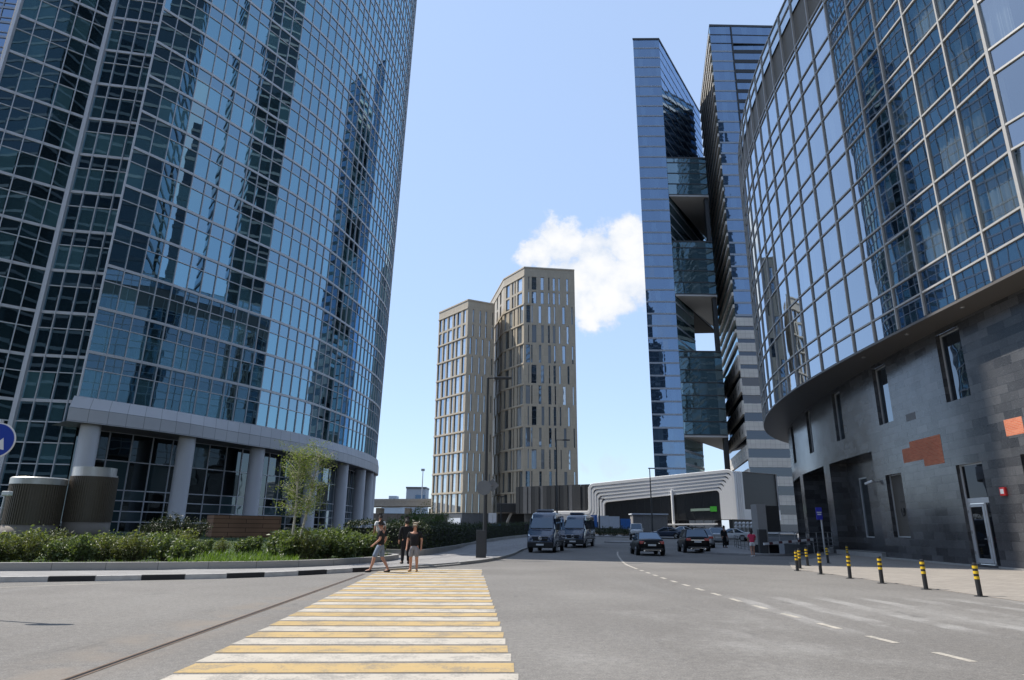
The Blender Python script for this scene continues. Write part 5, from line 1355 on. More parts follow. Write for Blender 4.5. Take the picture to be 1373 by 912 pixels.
    for s_, e in ((1, 'R'), (-1, 'L')):
        f = {'shorts': .98, 'mini': .55, 'long': 1.0}[trouser]
        S2['h' + e] = J['hp' + e]; S2['k' + e] = tuple(Vector(J['hp' + e]).lerp(Vector(J['kn' + e]), f)); rr_['h' + e] = .112; rr_['k' + e] = .088 if f < 1 else .075
        bb += [('b', 'h' + e), ('h' + e, 'k' + e)]
        if f == 1.0: S2['n' + e] = J['an' + e]; rr_['n' + e] = .06; bb.append(('k' + e, 'n' + e))
    skin_mesh('trousers' if trouser == 'long' else 'shorts', S2, bb, rr_, bottom, root)
    for s_, e in ((1, 'R'), (-1, 'L')):
        a = Vector(J['an' + e]); t_ = Vector(J['to' + e]); f = (t_ - a); f.z = 0; f.normalize()
        S3 = {'h': tuple(a - f * .05 + Vector((0, 0, -.045))), 'm': tuple(a + f * .06 + Vector((0, 0, -.045))), 't': tuple(a + f * .17 + Vector((0, 0, -.055))), 'u': tuple(a + Vector((0, 0, .015)))}
        skin_mesh('shoe', S3, [('m', 'h'), ('m', 't'), ('h', 'u')], {'h': .042, 'm': .045, 't': .036, 'u': .045}, shoes, root, root=1)
    H = {'a': hd(0, -.022, 1.66), 'b': hd(0, -.012, 1.725), 'c': hd(0, .025, 1.755)}; hr = {'a': (.082, .088), 'b': (.085, .095), 'c': (.06, .06)}; hb = [('a', 'b'), ('b', 'c')]
    if hairlen: H['z'] = hd(0, -.07, 1.66 - hairlen); hr['z'] = (.07, .05); hb.append(('a', 'z'))
    skin_mesh('hair', H, hb, hr, hair, root, root=1)
    if cap:
        Cc = {'a': hd(0, -.01, 1.72), 'b': hd(0, .0, 1.775), 'p': hd(0, .15, 1.715)}; skin_mesh('cap', Cc, [('a', 'b'), ('a', 'p')], {'a': (.096, .105), 'b': (.06, .07), 'p': (.06, .012)}, cap, root)
    mb = MB()
    for s_ in (1, -1): c = hd(s_ * .033, .098, 1.672); mb.lathe((c[0], c[1], c[2]), [(.001, -.009), (.009, -.004), (.009, .004), (.001, .009)], 6)
    mb.build('eyes', 'eye', root, local=True)
    mb = MB(); a, b = hd(-.025, .102, 1.595), hd(.025, .102, 1.595); mb.tube([a, b], .006, 5); mb.build('mouth', pbr('lips', (.35, .12, .1), .5), root, local=True)
    return root
def arms_down(dl=0, dr=0): return {'L': ((-.235, -.03 + dl * .5, 1.15), (-.245, .05 + dl, .90)), 'R': ((.235, -.03 + dr * .5, 1.15), (.245, .05 + dr, .90))}
LEG = {'L': ((-.10, .02, .49), (-.11, -.02, .085)), 'R': ((.10, .02, .49), (.11, -.02, .085))}
p = gp(508, 767.5)
person('man striding left in black t-shirt and faded denim shorts at the crossing kerb', (p.x, p.y, 0), R(82), 'black_cloth', 'denim', 'shoe_black',
       {'L': ((-.23, -.06, 1.16), (-.21, .14, .98)), 'R': ((.23, -.10, 1.16), (.24, .02, .93))},
       {'L': ((-.10, .16, .50), (-.11, .27, .085)), 'R': ((.10, -.05, .49), (.11, -.28, .085))}, scale=1.03, turn=R(8))
p = gp(554, 766.5)
person('man standing in a pale cap, black t-shirt and grey shorts, on the crossing', (p.x, p.y, 0), R(176), 'black_cloth', 'grey_cloth', 'shoe_tan', arms_down(0, .03), LEG, cap='beige_cloth', scale=1.0, turn=R(8))
p = gp(543, 756, .125)
person('person all in black with dark hair, behind the man in the pale cap', (p.x, p.y, .125), R(20), 'black_cloth', 'black_cloth', 'shoe_black', arms_down(0, 0), LEG, sleeves='long', trouser='long', hairlen=.12, scale=1.06)
p = gp(519, 750, .125)
person('person with dark hair and a white shirt, half hidden behind the striding man', (-6.55, 34.2, .45), R(30), 'white_cloth', 'black_cloth', 'shoe_black', arms_down(0, 0), LEG, trouser='long', hairlen=.05, scale=1.0)
p = gp(1010, 746.5)
person('woman in a pink top and white shorts walking away by the dark pylon', (p.x, p.y, 0), R(-4), 'pink_cloth', 'white_cloth', 'shoe_white',
       {'L': ((-.22, .0, 1.18), (-.19, .17, 1.02)), 'R': ((.22, .0, 1.18), (.19, .17, 1.02))},
       {'L': ((-.08, .02, .50), (-.085, -.10, .085)), 'R': ((.08, .06, .50), (.085, .08, .085))}, trouser='mini', hairlen=.22, female=True, scale=.97)
p = at(971, 720, 60)
person('dark-clothed pedestrian standing at the island edge beside the parked cars', (p.x, 60, gz(60) + .13), R(200), 'black_cloth', 'black_cloth', 'shoe_black', arms_down(.02, 0), LEG, sleeves='long', trouser='long', scale=1.02)
# ------------------------------------------------------------------ street furniture
def make_bollard():
    r = thing('bollard', 'x', 'bollard')
    mb = MB(); mb.lathe((0, 0, 0), [(.062, .01), (.062, .80), (.058, .835), (.03, .85), (.0, .852)], 16); mb.build('post', 'black', r, smooth=False, local=True)
    for z in (.47, .605, .74):
        mb = MB(); mb.lathe((0, 0, 0), [(.0625, z - .035), (.0655, z - .034), (.0655, z + .034), (.0625, z + .035)], 16); mb.build('yellow_band', 'yellow', r, local=True)
    mb = MB(); mb.lathe((0, 0, 0), [(.145, .0), (.145, .012), (.13, .018), (.062, .02)], 20); mb.build('base_plate', 'black', r, local=True)
    return r
BL = [((12.5, 18.5), 'black bollard with yellow bands, the one nearest the camera in the front row'), ((12.35, 20.6), 'banded bollard second from the right, just left of the nearest one'),
      ((12.25, 22.8), 'banded bollard in front of the dark portal pillar edge, third from the right'), ((12.3, 25.0), 'banded bollard fourth from the right in the front row'),
      ((12.3, 27.3), 'banded bollard standing between the pair at the left and the fourth of the front row'), ((12.3, 29.5), 'front bollard of the overlapping pair at the left end of the row'),
      ((13.1, 31.1), 'rear bollard of the overlapping pair at the left end of the row'), ((14.5, 33.5), 'banded bollard in the back row, just right of the overlapping pair'),
      ((16.9, 36.5), 'banded bollard in the back row, below the blue sign on its pole'), ((20.0, 40.6), 'farthest banded bollard, before the first dark portal')]
b0 = make_bollard()
for i, (xy, lb) in enumerate(BL):
    o = b0 if i == 0 else copy_tree(b0); o.location = (xy[0], xy[1], .018 if xy[0] > 12.6 else 0.0); o['label'] = lb; o['group'] = 'black and yellow bollards on the right'
    o.rotation_euler = (R(random.uniform(-1.5, 1.5)), R(random.uniform(-1.5, 1.5)), random.random() * 6)
# round blue arrow sign at the left edge
c = at(-6, 590.5, 12.4)
sg = thing('road_sign', 'round blue road sign with a white arrow pointing down right, at the left edge', 'road sign', (c.x, c.y, 0))
nr = Vector((.22, -1, 0)).normalized(); tx = Vector((0, 0, 1)).cross(nr).normalized() * 1
if tx.x < 0: tx = -tx
mb = MB(); mb.disc(c, nr, .335, .02, 40); mb.build('rim_disc', 'sign_white', sg)
mb = MB(); mb.disc(c + nr * .012, nr, .312, .01, 40); mb.build('blue_face', 'sign_blue', sg)
def sp(u, v, d): return c + tx * u + Vector((0, 0, v)) + nr * d
def flat(mb, pts, d0, d1):
    f = [sp(u, v, d1) for u, v in pts]; b = [sp(u, v, d0) for u, v in pts]; mb.poly(f); mb.poly(b[::-1])
    for i in range(len(pts)): mb.poly([b[i], b[(i + 1) % len(pts)], f[(i + 1) % len(pts)], f[i]])
mb = MB(); q = .7071
rot = lambda u, v: (u * q + v * q, -u * q + v * q)
flat(mb, [rot(*p) for p in ((-.24, -.045), (.06, -.045), (.06, .045), (-.24, .045))], .017, .023)
flat(mb, [rot(*p) for p in ((.06, -.13), (.25, 0), (.06, .13))], .017, .023); mb.build('white_arrow', 'sign_white', sg)
mb = MB(); mb.tube([(c.x, c.y + .05, 0), (c.x, c.y + .05, c.z + .4)], .035, 10); mb.build('pole', 'steel', sg)
# louvred ventilation shafts
def shaft(pxc, wpx, ptop, Y, capstep, label):
    p = at(pxc, ptop, Y); rad_ = wpx / 875 * (Y * .96) / 2; v = thing('vent_shaft', label, 'vent shaft', (p.x, Y, .5)); n = 64
    z0, z1 = .4, p.z - .45; zm = z0 + (z1 - z0) * .32
    mb = MB(); mb.lathe((p.x, Y, 0), [(rad_ * 1.0, z0), (rad_ * 1.0, zm)], 48); mb.build('solid_base', 'vent_base', v, smooth=True)
    mb = MB(); i0 = len(mb.v)
    mb.lathe((p.x, Y, 0), [(rad_ * .985, zm), (rad_ * .985, z1)], 48)
    for k in range(n):
        a = 2 * math.pi * k / n; mb.obox((p.x + rad_ * 1.0 * math.cos(a), Y + rad_ * 1.0 * math.sin(a)), (-math.sin(a), math.cos(a)), (math.cos(a), math.sin(a)), rad_ * .045, .06, zm + .02, z1)
    mb.build('louvre', 'vent_mesh', v)
    mb = MB()
    if capstep: mb.lathe((p.x, Y, 0), [(rad_ * .97, z1), (rad_ * .97, z1 + .12)], 48); mb.lathe((p.x - .12, Y + .1, 0), [(rad_ * .93, z1 + .12), (rad_ * .93, z1 + .62), (0.01, z1 + .66)], 48)
    else: mb.lathe((p.x, Y, 0), [(rad_ * 1.03, z1), (rad_ * 1.03, z1 + .38), (rad_ * .98, z1 + .44), (.01, z1 + .47)], 48)
    mb.build('metal_cap', 'cap', v, smooth=False)
shaft(54, 64, 641, 43, False, 'brown round louvred vent shaft with a flat bright cap, left of the first column')
shaft(129, 56, 631, 45, True, 'brown round louvred vent shaft with a stepped metal cap, right of the first column')
# timber planter box
a, b = at(287, 691, 47), at(378, 691, 50)
wp = thing('timber_planter', 'long low planter clad in brown boards on the lawn before the tower columns', 'planter', (a.x, a.y, .9))
t, nn = tn((a.x, a.y), (b.x, b.y)); W_ = math.dist((a.x, a.y), (b.x, b.y)); z1 = a.z
mb = MB(); mb.obox(((a.x + b.x) / 2 - nn[0] * .8, (a.y + b.y) / 2 - nn[1] * .8), t, nn, W_, 1.6, .6, z1); mb.build('board_wall', 'wood', wp)
mb = MB(); mb.obox(((a.x + b.x) / 2 - nn[0] * .8, (a.y + b.y) / 2 - nn[1] * .8), t, nn, W_ - .2, 1.4, z1 - .1, z1 + .03); mb.build('earth_fill', 'soil', wp)
# big lamp post with its cabinet and the backs of two signs
p = gp(644.5, 748, .125); lpz = at(657, 506, p.y).z
la = thing('street_lamp', 'tall dark street lamp rising from a pavement cabinet, sign backs on its pole', 'street lamp', (p.x, p.y, .125))
px_ = p.x + .18
mb = MB(); mb.box(p.x - .26, p.x + .27, p.y - .02, p.y + .45, .125, at(645, 711, p.y).z); bevel(mb.build('cabinet', 'metal_dark', la), .015)
mb = MB(); mb.box(p.x - .2, p.x + .21, p.y - .035, p.y - .02, .3, 1.5); mb.box(p.x + .12, p.x + .15, p.y - .05, p.y - .03, .8, .95); mb.build('cabinet_door', 'metal_dark', la)
mb = MB(); mb.tube([(px_, p.y + .2, .3), (px_, p.y + .2, 4), (px_, p.y + .2, lpz)], [.12, .10, .06], 12); mb.build('pole', 'metal_dark', la)
q1 = at(686, 506.5, p.y); mb = MB(); mb.tube([(px_, p.y + .2, lpz), (q1.x - .2, p.y + .2, lpz + .02)], .045, 8); mb.build('arm', 'metal_dark', la)
mb = MB(); mb.box(q1.x - 1.0, q1.x, p.y + .06, p.y + .34, lpz - .05, lpz + .07); bevel(mb.build('lamp_head', 'metal_dark', la), .03)
c1 = at(649, 654, p.y + .08); mb = MB(); mb.tube([c1 + Vector((0, -.012, 0)), c1 + Vector((0, .012, 0))], .42, 8); mb.build('sign_back', 'sign_back', la)
c2 = at(660.5, 651, p.y + .45); mb = MB(); mb.tube([c2 + Vector((0, -.012, 0)), c2 + Vector((0, .012, 0))], .36, 4); mb.build('sign_back', 'sign_back', la)
mb = MB(); mb.bar((c1.x, p.y + .1, c1.z), (px_, p.y + .2, c1.z), .05, .05); mb.bar((c2.x, p.y + .4, c2.z), (px_, p.y + .2, c2.z), .05, .05); mb.build('sign_bracket', 'steel', la)
def lamp(px, ptop, pxarm, Y, label, r=.08):
    p = at(px, ptop, Y); q = at(pxarm, ptop, Y); l = thing('street_lamp', label, 'street lamp', (p.x, Y, gz(Y)), 0)
    mb = MB(); mb.tube([(p.x, Y, gz(Y)), (p.x, Y, p.z)], [r * 1.4, r * .8], 8); mb.build('pole', 'metal_dark', l)
    mb = MB(); mb.tube([(p.x, Y, p.z), (q.x, Y, p.z)], r * .6, 6); mb.build('arm', 'metal_dark', l)
    mb = MB(); s_ = 1 if q.x > p.x else -1; mb.box(min(q.x, q.x - s_ * .9), max(q.x, q.x - s_ * .9), Y - .15, Y + .15, p.z - .07, p.z + .06); mb.build('lamp_head', 'metal_dark', l)
lamp(746, 590, 764, 80, 'slim dark street lamp against the taller beige tower, above the vans')
lamp(871, 628, 878, 92, 'slim dark street lamp before the white ribbed pavilion, the taller of two')
lamp(880.5, 655, 873, 128, 'shorter thin street lamp just right of the one before the white pavilion')
lamp(672, 666, 668, 95, 'thin lamp in front of the beige tower, right of the big lamp post')
lamp(803, 669, 802, 104, 'short lamp with a boxy head at the left corner of the pavilion')
# pylon, boom barrier, ramp
pa = gp(1015, 745, 0); PY = 48.5
a, b = at(1014, 676, PY), at(1045, 676, PY)
py = thing('ticket_pylon', 'tall grey pylon with a dark side beside the garage ramp', 'pylon', (a.x, PY, 0))
mb = MB(); mb.box(a.x, at(1026, 676, PY).x, PY, PY + 1.2, .1, a.z); mb.build('pale_slab', pbr('grey_slab', (.30, .29, .28), .7, var=.1), py)
mb = MB(); mb.box(at(1026, 676, PY).x + .02, b.x, PY + .2, PY + 1.1, 1.6, a.z - .1); mb.build('dark_panel', 'dark_panel', py)
mb = MB(); mb.box(at(1015, 720, PY).x, at(1025.5, 720, PY).x, PY - .45, PY - .05, 0, 1.75); bevel(mb.build('barrier_box', 'metal_dark', py), .03)
bm_ = thing('boom_barrier', 'white boom barrier with dark red stripes across the garage ramp', 'barrier', (at(1025, 729, PY - .4).x, PY - .4, 0))
s0, s1 = at(1024, 729.5, PY - .55), at(1090, 723.5, PY + 1.2)
mb = MB(); mb.bar(s0, s1, .10, .16); mb.build('boom', 'sign_white', bm_)
for k in range(5): u = .1 + k * .19; mb = MB(); mb.bar(s0.lerp(s1, u), s0.lerp(s1, u + .07), .11, .17); mb.build('stripe', 'boom_red', bm_)
mb = MB(); mb.tube([(s1.x, s1.y, 0.1), (s1.x, s1.y, s1.z)], .04, 6); mb.build('rest_post', 'steel', bm_)
rp = thing('ramp_wall', 'grey concrete side wall of the garage ramp, black box for its shaded mouth', 'wall', (20, 49, 0))
a, b = gp(1053, 745.5), gp(1118, 739.5)
A0, B0 = Vector((a.x, a.y, 0)), Vector((b.x, b.y + .8, 0))
mb = MB(); t, nn = tn((A0.x, A0.y), (B0.x, B0.y)); zt0, zt1 = at(1053, 729, a.y).z, .42
f = [(A0.x, A0.y, 0), (B0.x, B0.y, 0), (B0.x, B0.y, zt1), (A0.x, A0.y, zt0)]; bk = [(x - nn[0] * .35, y - nn[1] * .35, z) for x, y, z in f]
mb.poly(f); mb.poly(bk[::-1])
for i in range(4): mb.poly([f[(i + 1) % 4], f[i], bk[i], bk[(i + 1) % 4]])
mb.build('side_wall', pbr('blue_grey_concrete', (.25, .265, .285), .8, var=.15, scale=1.5), rp)
c0 = gp(1026, 745.5)
mb = MB(); zt = at(1040, 731, 48).z
mb.box(c0.x + .25, A0.x + .1, 48.6, 49.8, 0, zt); mb.build('ramp_shade_box', pbr('ramp_black', (.006, .006, .007), .9), rp)  # solid black box, the ramp mouth's shade put into its colour
mb = MB(); mb.box(c0.x + .2, A0.x, 48.4, 50, zt, zt + .14); mb.build('ramp_roof', 'concrete', rp)
rl = thing('railing', 'thin steel railing above the garage ramp, below the dark portals', 'railing', (A0.x, A0.y, 0))
mb = MB(); PR = [(19.6, 52.5), (22.2, 52.3), (24.4, 53.4), (26.3, 55.6)]
for z in (.55, .85, 1.15, 1.6): mb.tube([(*p, z) for p in PR], .025, 6)
mb.build('rails', 'steel', rl)
for p in resample(PR, 1.1): mb = MB(); mb.tube([(*p, .2), (*p, 1.62)], .03, 6); mb.build('post', 'steel', rl)
rl2 = thing('railing', 'pedestrian railing at the island edge, behind the woman in pink', 'railing', (15.5, 56, 0))
P2 = [(at(984, 715, 62).x, 62), (at(990, 715, 58).x, 58), (at(1003, 715, 54).x, 54), (at(1012, 715, 51).x, 51)]
mb = MB()
for z in (.4, 1.15): mb.tube([(p[0], p[1], z + gz(p[1])) for p in P2], .03, 6)
mb.build('rails', 'metal_dark', rl2)
for p in resample(P2, 1.5): mb = MB(); mb.tube([(*p, .12), (*p, 1.17 + gz(p[1]))], .02, 5); mb.build('bar', 'metal_dark', rl2)
lwl = thing('low_wall', 'low pale slab wall with a bright top edge, behind the ramp railing', 'wall', (20, 62, 0))
a, b = at(1022, 711, 62), at(1056, 713, 60); mb = MB(); mb.bar((a.x, 62, .8), (b.x + 1, 60.5, .8), .4, 1.2); mb.build('wall_body', pbr('slab_grey', (.24, .25, .26), .7), lwl); mb = MB(); mb.bar((a.x, 61.9, 1.48), (b.x + 1, 60.4, 1.48), .6, .12); mb.build('coping', 'white_rib', lwl)
# blue sign on its pole
Yb = 47.5; a, b = at(1093, 680.5, Yb), at(1103, 697, Yb)
bs = thing('parking_sign', 'violet blue rectangular sign with two white lines on a grey pole by the portal', 'sign', ((a.x + b.x) / 2, Yb, 0))
mb = MB(); mb.box(a.x, b.x, Yb - .05, Yb, b.z, a.z); bevel(mb.build('panel', 'violet_blue', bs), .01)
for u, wd in ((.40, .78), (.56, .62)): mb = MB(); zz = a.z + (b.z - a.z) * u; cx_ = (a.x + b.x) / 2; hw = (b.x - a.x) * wd / 2; mb.box(cx_ - hw, cx_ + hw, Yb - .065, Yb - .052, zz - .045, zz + .035); mb.build('white_line', 'sign_white', bs)
mb = MB(); mb.tube([((a.x + b.x) / 2 + .15, Yb + .05, 0), ((a.x + b.x) / 2 + .15, Yb + .05, a.z)], .07, 10); mb.build('pole', 'steel', bs)
# small floodlight post at the left edge
p = at(10, 664, 30); fp = thing('floodlight', 'small pale floodlight on a short post at the left edge, by the vent shaft', 'floodlight', (p.x, 30, .5))
mb = MB(); mb.tube([(p.x - .15, 30, .3), (p.x - .1, 30, p.z)], .05, 8); mb.build('post', 'steel', fp)
mb = MB(); mb.box(p.x - .18, p.x + .16, 29.85, 30.1, p.z - .03, p.z + .17); bevel(mb.build('lamp_head', 'sign_white', fp), .03)

# ------------------------------------------------------------------ planting
def leaf(mb, c, size, rnd, nrm=None):
    n = nrm if nrm is not None else Vector((random.gauss(0, 1), random.gauss(0, 1), random.gauss(.5, 1))).normalized()
    x = n.orthogonal().normalized(); x.rotate(Quaternion(n, random.random() * 6.28)); y = n.cross(x)
    l = size * random.uniform(.7, 1.3); w_ = l * .5
    mb.poly([c - x * l * .5, c + y * w_ * .5 + n * l * .06, c + x * l * .5, c - y * w_ * .5 + n * l * .06], None, 0, rnd)
def shrub_mesh(mat, rx, rz, nstem, per, size, top=1.0):
    mb = MB(); st = MB()
    for s_ in range(nstem):
        a = random.random() * 6.28; r_ = rx * math.sqrt(random.random()) * .9
        h = rz * (1 - .45 * (r_ / rx) ** 2) * random.uniform(.65, 1.12)
        base = Vector((math.cos(a) * r_ * .3, math.sin(a) * r_ * .3, 0)); tip = Vector((math.cos(a) * r_, math.sin(a) * r_, h))
        st.tube([base, base.lerp(tip, .5) + Vector((0, 0, .05)), tip], [.012, .008, .004], 4, cap=False)
        tone = random.random() * .5
        for k in range(per):
            t = random.uniform(.25, 1.03); c = base.lerp(tip, t) + Vector((random.gauss(0, .085), random.gauss(0, .085), random.gauss(0, .06)))
            if c.z < .02: c.z = .02 + random.random() * .1
            leaf(mb, c, size, min(1, max(0, tone + random.random() * .5)))
    return mb, st
def shrub(mat, rx, rz, nstem, per, size, label, cat='shrub', group=None, name='shrub'):
    mb, st = shrub_mesh(mat, rx, rz, nstem, per, size)
    r = thing(name, label, cat, (0, 0, 0), 0, group)
    mb.build('foliage', mat, r, local=True); st.build('stems', 'bark', r, local=True); return r
SA_ = 'leafy green shrub in the left half of the sunlit row behind the planter wall'
SB_ = 'bushy bright green shrub between the birch trunks and the striding man'
protos = [shrub(('leaf_shrub', 'leaf_olive', 'leaf_shrub', 'leaf_shrub')[k], random.uniform(.5, .72), random.uniform(.68, 1.02), (34, 26, 38, 30)[k], (40, 44, 34, 42)[k], (.14, .11, .12, .155)[k], SA_, group='sunlit shrubs left') for k in range(4)]
used = [0] * 4
def put(k, p, lb, gr, sc, dz=0):
    o = protos[k] if not used[k] else copy_tree(protos[k]); used[k] = 1
    o.location = (p.x, p.y, p.z + dz); o.rotation_euler.z = random.random() * 6.28; o.scale = (sc, sc, sc * random.uniform(.9, 1.1)); o['label'] = lb; o['group'] = gr
nshr = 0
for row, t in enumerate((.06, .13, .21)):
    for i in range(60):
        u = i / 60 + random.uniform(-.006, .006); p = lawn_at(max(0, min(1, u)), t + random.uniform(-.015, .015))
        if proj(p) is None: continue
        x = proj(p)[0]
        if x < -30 or x > 505: continue
        if 255 < x < 372 and row < 1: continue
        if 262 < x < 350 and row < 2: continue
        left = x < 300
        sc = random.uniform(.85, 1.12) * (1.0 if left else 1.18)
        if 255 < x < 372: sc *= .72
        put(random.randrange(4), p, SA_ if left else SB_, 'sunlit shrubs left' if left else 'sunlit shrubs right of the grass', sc, -.05); nshr += 1
# dark clipped domes farther back on the lawn
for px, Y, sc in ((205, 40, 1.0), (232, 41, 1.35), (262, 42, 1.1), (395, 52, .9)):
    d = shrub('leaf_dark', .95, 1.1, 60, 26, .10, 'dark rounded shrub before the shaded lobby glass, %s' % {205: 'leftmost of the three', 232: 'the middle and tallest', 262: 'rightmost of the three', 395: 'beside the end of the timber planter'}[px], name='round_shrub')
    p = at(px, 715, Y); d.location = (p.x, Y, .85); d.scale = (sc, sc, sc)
# long grass in the gap and short grass over the slope
mb = MB(); cnt = 0
while cnt < 9000:
    u = random.random(); t = random.random() ** 2 * .55; p = lawn_at(u, t); pr = proj(p)
    if pr is None or pr[0] < -20 or pr[0] > 520: continue
    gap = 225 < pr[0] < 400 and t < .22
    if not gap and random.random() < .55: continue
    h = random.uniform(.12, .34) if gap else random.uniform(.05, .14); a = random.random() * 6.28; w_ = .012; ln = random.uniform(.2, .6) * h
    d = Vector((math.cos(a), math.sin(a), 0)); sd = Vector((-d.y, d.x, 0)) * w_
    p = p + Vector((0, 0, -.02)); m_ = p + d * ln * .35 + Vector((0, 0, h * .6)); tp = p + d * ln + Vector((0, 0, h)); rn = random.random()
    mb.poly([p - sd, p + sd, m_ + sd * .7, m_ - sd * .7], None, 0, rn); mb.poly([m_ - sd * .7, m_ + sd * .7, tp], None, 0, rn); cnt += 1
tag(mb.build('grass', 'leaf_grass'), kind='stuff')
mb = MB()
for i in range(9000):
    u = random.random(); t = random.uniform(.12, .98); p = lawn_at(u, t); pr = proj(p)
    if pr is None or pr[0] < -20 or pr[0] > 520: continue
    leaf(mb, p + Vector((0, 0, random.uniform(0, .14))), .10, random.random())
tag(mb.build('ground_cover', 'leaf_ground'), kind='stuff')
# the two slim birches
def birch(px, Y, h, lean, label, crown):
    crown = int(crown * 1.35)
    p = at(px, 722, Y); r = thing('birch_tree', label, 'tree', (p.x, Y, .62)); mbt = MB(); mbl = MB()
    tip = Vector((lean, .1, h)); pts = [Vector((0, 0, -.15)), tip * .35 + Vector((.04, 0, 0)), tip * .7, tip]
    mbt.tube(pts, [.062, .05, .032, .012], 8)
    for b in range(crown):
        t = random.uniform(.36, .98); o = Vector(along([tuple(q) for q in pts], plen([tuple(q) for q in pts]) * t)); a = random.random() * 6.28; ln = random.uniform(.4, 1.1) * (1.15 - abs(t - .6) * 1.1)
        e = o + Vector((math.cos(a) * ln, math.sin(a) * ln, ln * random.uniform(.25, .9)))
        mbt.tube([o, o.lerp(e, .5) + Vector((0, 0, .04)), e], [.014, .009, .004], 4, cap=False)
        tone = random.random() * .45
        for k in range(64):
            u = random.uniform(.12, 1.08); c = o.lerp(e, u) + Vector((random.gauss(0, .12), random.gauss(0, .12), random.gauss(-.05, .12))); leaf(mbl, c, .075, min(1, tone + random.random() * .55))
    mbt.build('trunk', 'bark_birch', r, local=True); mbl.build('crown', 'leaf_birch', r, local=True)
birch(391, 29, 4.35, .0, 'slim birch with a straight pale trunk, left of the pair before the columns', 44)
birch(399, 29.6, 4.2, .62, 'slim birch with a trunk leaning right, right of the pair before the columns', 36)
# dark hedge in the shade behind the pavement
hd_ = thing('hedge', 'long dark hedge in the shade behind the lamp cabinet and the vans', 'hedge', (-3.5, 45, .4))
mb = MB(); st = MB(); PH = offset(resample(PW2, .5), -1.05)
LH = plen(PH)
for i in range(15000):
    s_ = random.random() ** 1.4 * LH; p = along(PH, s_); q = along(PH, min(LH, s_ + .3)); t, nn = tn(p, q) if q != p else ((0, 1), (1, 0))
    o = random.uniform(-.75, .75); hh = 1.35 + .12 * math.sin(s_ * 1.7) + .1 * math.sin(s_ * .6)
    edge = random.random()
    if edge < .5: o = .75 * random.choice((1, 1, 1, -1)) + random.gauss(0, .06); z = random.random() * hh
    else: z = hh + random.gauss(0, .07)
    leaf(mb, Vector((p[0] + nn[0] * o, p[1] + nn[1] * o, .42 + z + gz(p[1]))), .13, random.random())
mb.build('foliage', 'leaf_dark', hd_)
for s_ in range(int(LH / .8)):
    p = along(PH, s_ * .8); st.tube([(p[0], p[1], .3 + gz(p[1])), (p[0] + random.gauss(0, .1), p[1], 1.6 + gz(p[1]))], .05, 5)
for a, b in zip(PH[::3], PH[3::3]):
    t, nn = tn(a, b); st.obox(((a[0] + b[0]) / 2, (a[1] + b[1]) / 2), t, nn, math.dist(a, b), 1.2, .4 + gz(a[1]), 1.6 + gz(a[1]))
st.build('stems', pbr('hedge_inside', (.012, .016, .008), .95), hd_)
# looser planting and young trees beyond the path
def tree(px, py, Y, rad_, label, mat='leaf_far', n=1500, size=.22):
    p = at(px, py, Y); r = thing('leafy_tree', label, 'tree', (p.x, Y, 0)); mb = MB(); tk = MB()
    tk.tube([(0, 0, 0), (0, 0, p.z * .5), (.1, 0, p.z)], [.14, .11, .03], 7)
    lob = [(Vector((random.gauss(0, .45), random.gauss(0, .45), random.gauss(0, .32))) * rad_, random.uniform(.4, .65) * rad_) for _ in range(9)]
    for c, q in lob:
        tk.tube([(0, 0, p.z * .6), c + Vector((0, 0, p.z))], [.04, .015], 5, cap=False); tone = random.random() * .5
        for k in range(n // 9):
            d = Vector((random.gauss(0, 1), random.gauss(0, 1), random.gauss(0, 1))).normalized() * q * random.uniform(.55, 1.05); v = c + d; leaf(mb, Vector((v.x, v.y, v.z * .85 + p.z)), size, tone + random.random() * .5)
    tk.build('trunk', 'bark', r, local=True); mb.build('crown', mat, r, local=True)
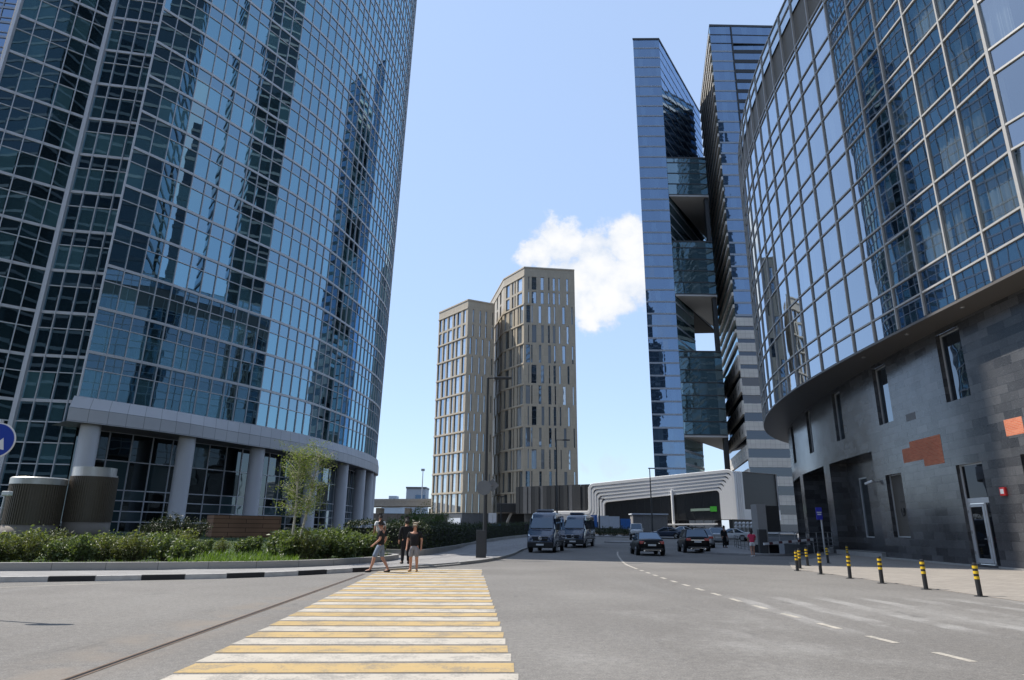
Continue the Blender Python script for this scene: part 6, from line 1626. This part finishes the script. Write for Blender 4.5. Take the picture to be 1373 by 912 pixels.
tree(566, 694, 95, 2.3, 'leafy green tree beyond the men, against the beige tower foot')
tree(549, 702, 80, 1.5, 'small rounded tree behind the person in black')
tree(590, 699, 105, 1.6, 'small tree before the pale panel of the lower beige tower')
tree(527, 709, 62, 1.2, 'low bush-like tree right of the last tower column', n=1000, size=.16)
for px, Y, lb in ((806, 100, 'left'), (822, 98, 'middle'), (838, 99, 'right')):
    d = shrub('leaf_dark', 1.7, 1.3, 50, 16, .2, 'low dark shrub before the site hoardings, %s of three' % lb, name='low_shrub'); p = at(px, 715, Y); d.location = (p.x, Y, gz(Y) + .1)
# ------------------------------------------------------------------ invented towers beyond the frame, added as dark reflections in the glass
def reflected(x, y, w_, d, h, fh, label, mat='refl_glass'):
    r = thing('added_reflection_tower', label, 'tower', (x, y, 0)); P = [(x - w_ / 2, y - d / 2), (x + w_ / 2, y - d / 2), (x + w_ / 2, y + d / 2), (x - w_ / 2, y + d / 2)]
    mb = MB(); mb.prism(P, 0, h); mb.build('glass_wall', mat, r)
    z = fh
    while z < h: mb = MB(); mb.box(x - w_ / 2 - .15, x + w_ / 2 + .15, y - d / 2 - .15, y + d / 2 + .15, z - .35, z + .35); mb.build('floor_band', 'grey_panel', r); z += fh
reflected(111, 28, 20, 14, 235, 4.2, 'tallest invented dark tower right of the frame, mirrored in the left tower')
reflected(112, 2, 20, 20, 205, 3.9, 'second invented dark tower right of the frame, mirrored in the left tower')
reflected(92, 86, 11, 12, 250, 4.2, 'invented dark tower hidden behind the curved building, mirrored in the left tower')
reflected(-86, -72, 64, 30, 165, 4.2, 'wide invented dark tower behind and left of the camera, mirrored in the recessed bay')
reflected(60, -52, 34, 30, 190, 4.2, 'broad invented dark tower behind the camera, seen only mirrored in the left tower')
reflected(-20, -95, 40, 30, 120, 4.2, 'lower invented dark tower far behind the camera, seen only mirrored in glass')
reflected(62, 58, 14, 10, 92, 3.6, 'narrow lower invented tower behind the curved building, mirrored in the left tower')
reflected(60, 30, 20, 20, 118, 4.2, 'lower invented dark block behind the curved building, mirrored in the left tower')
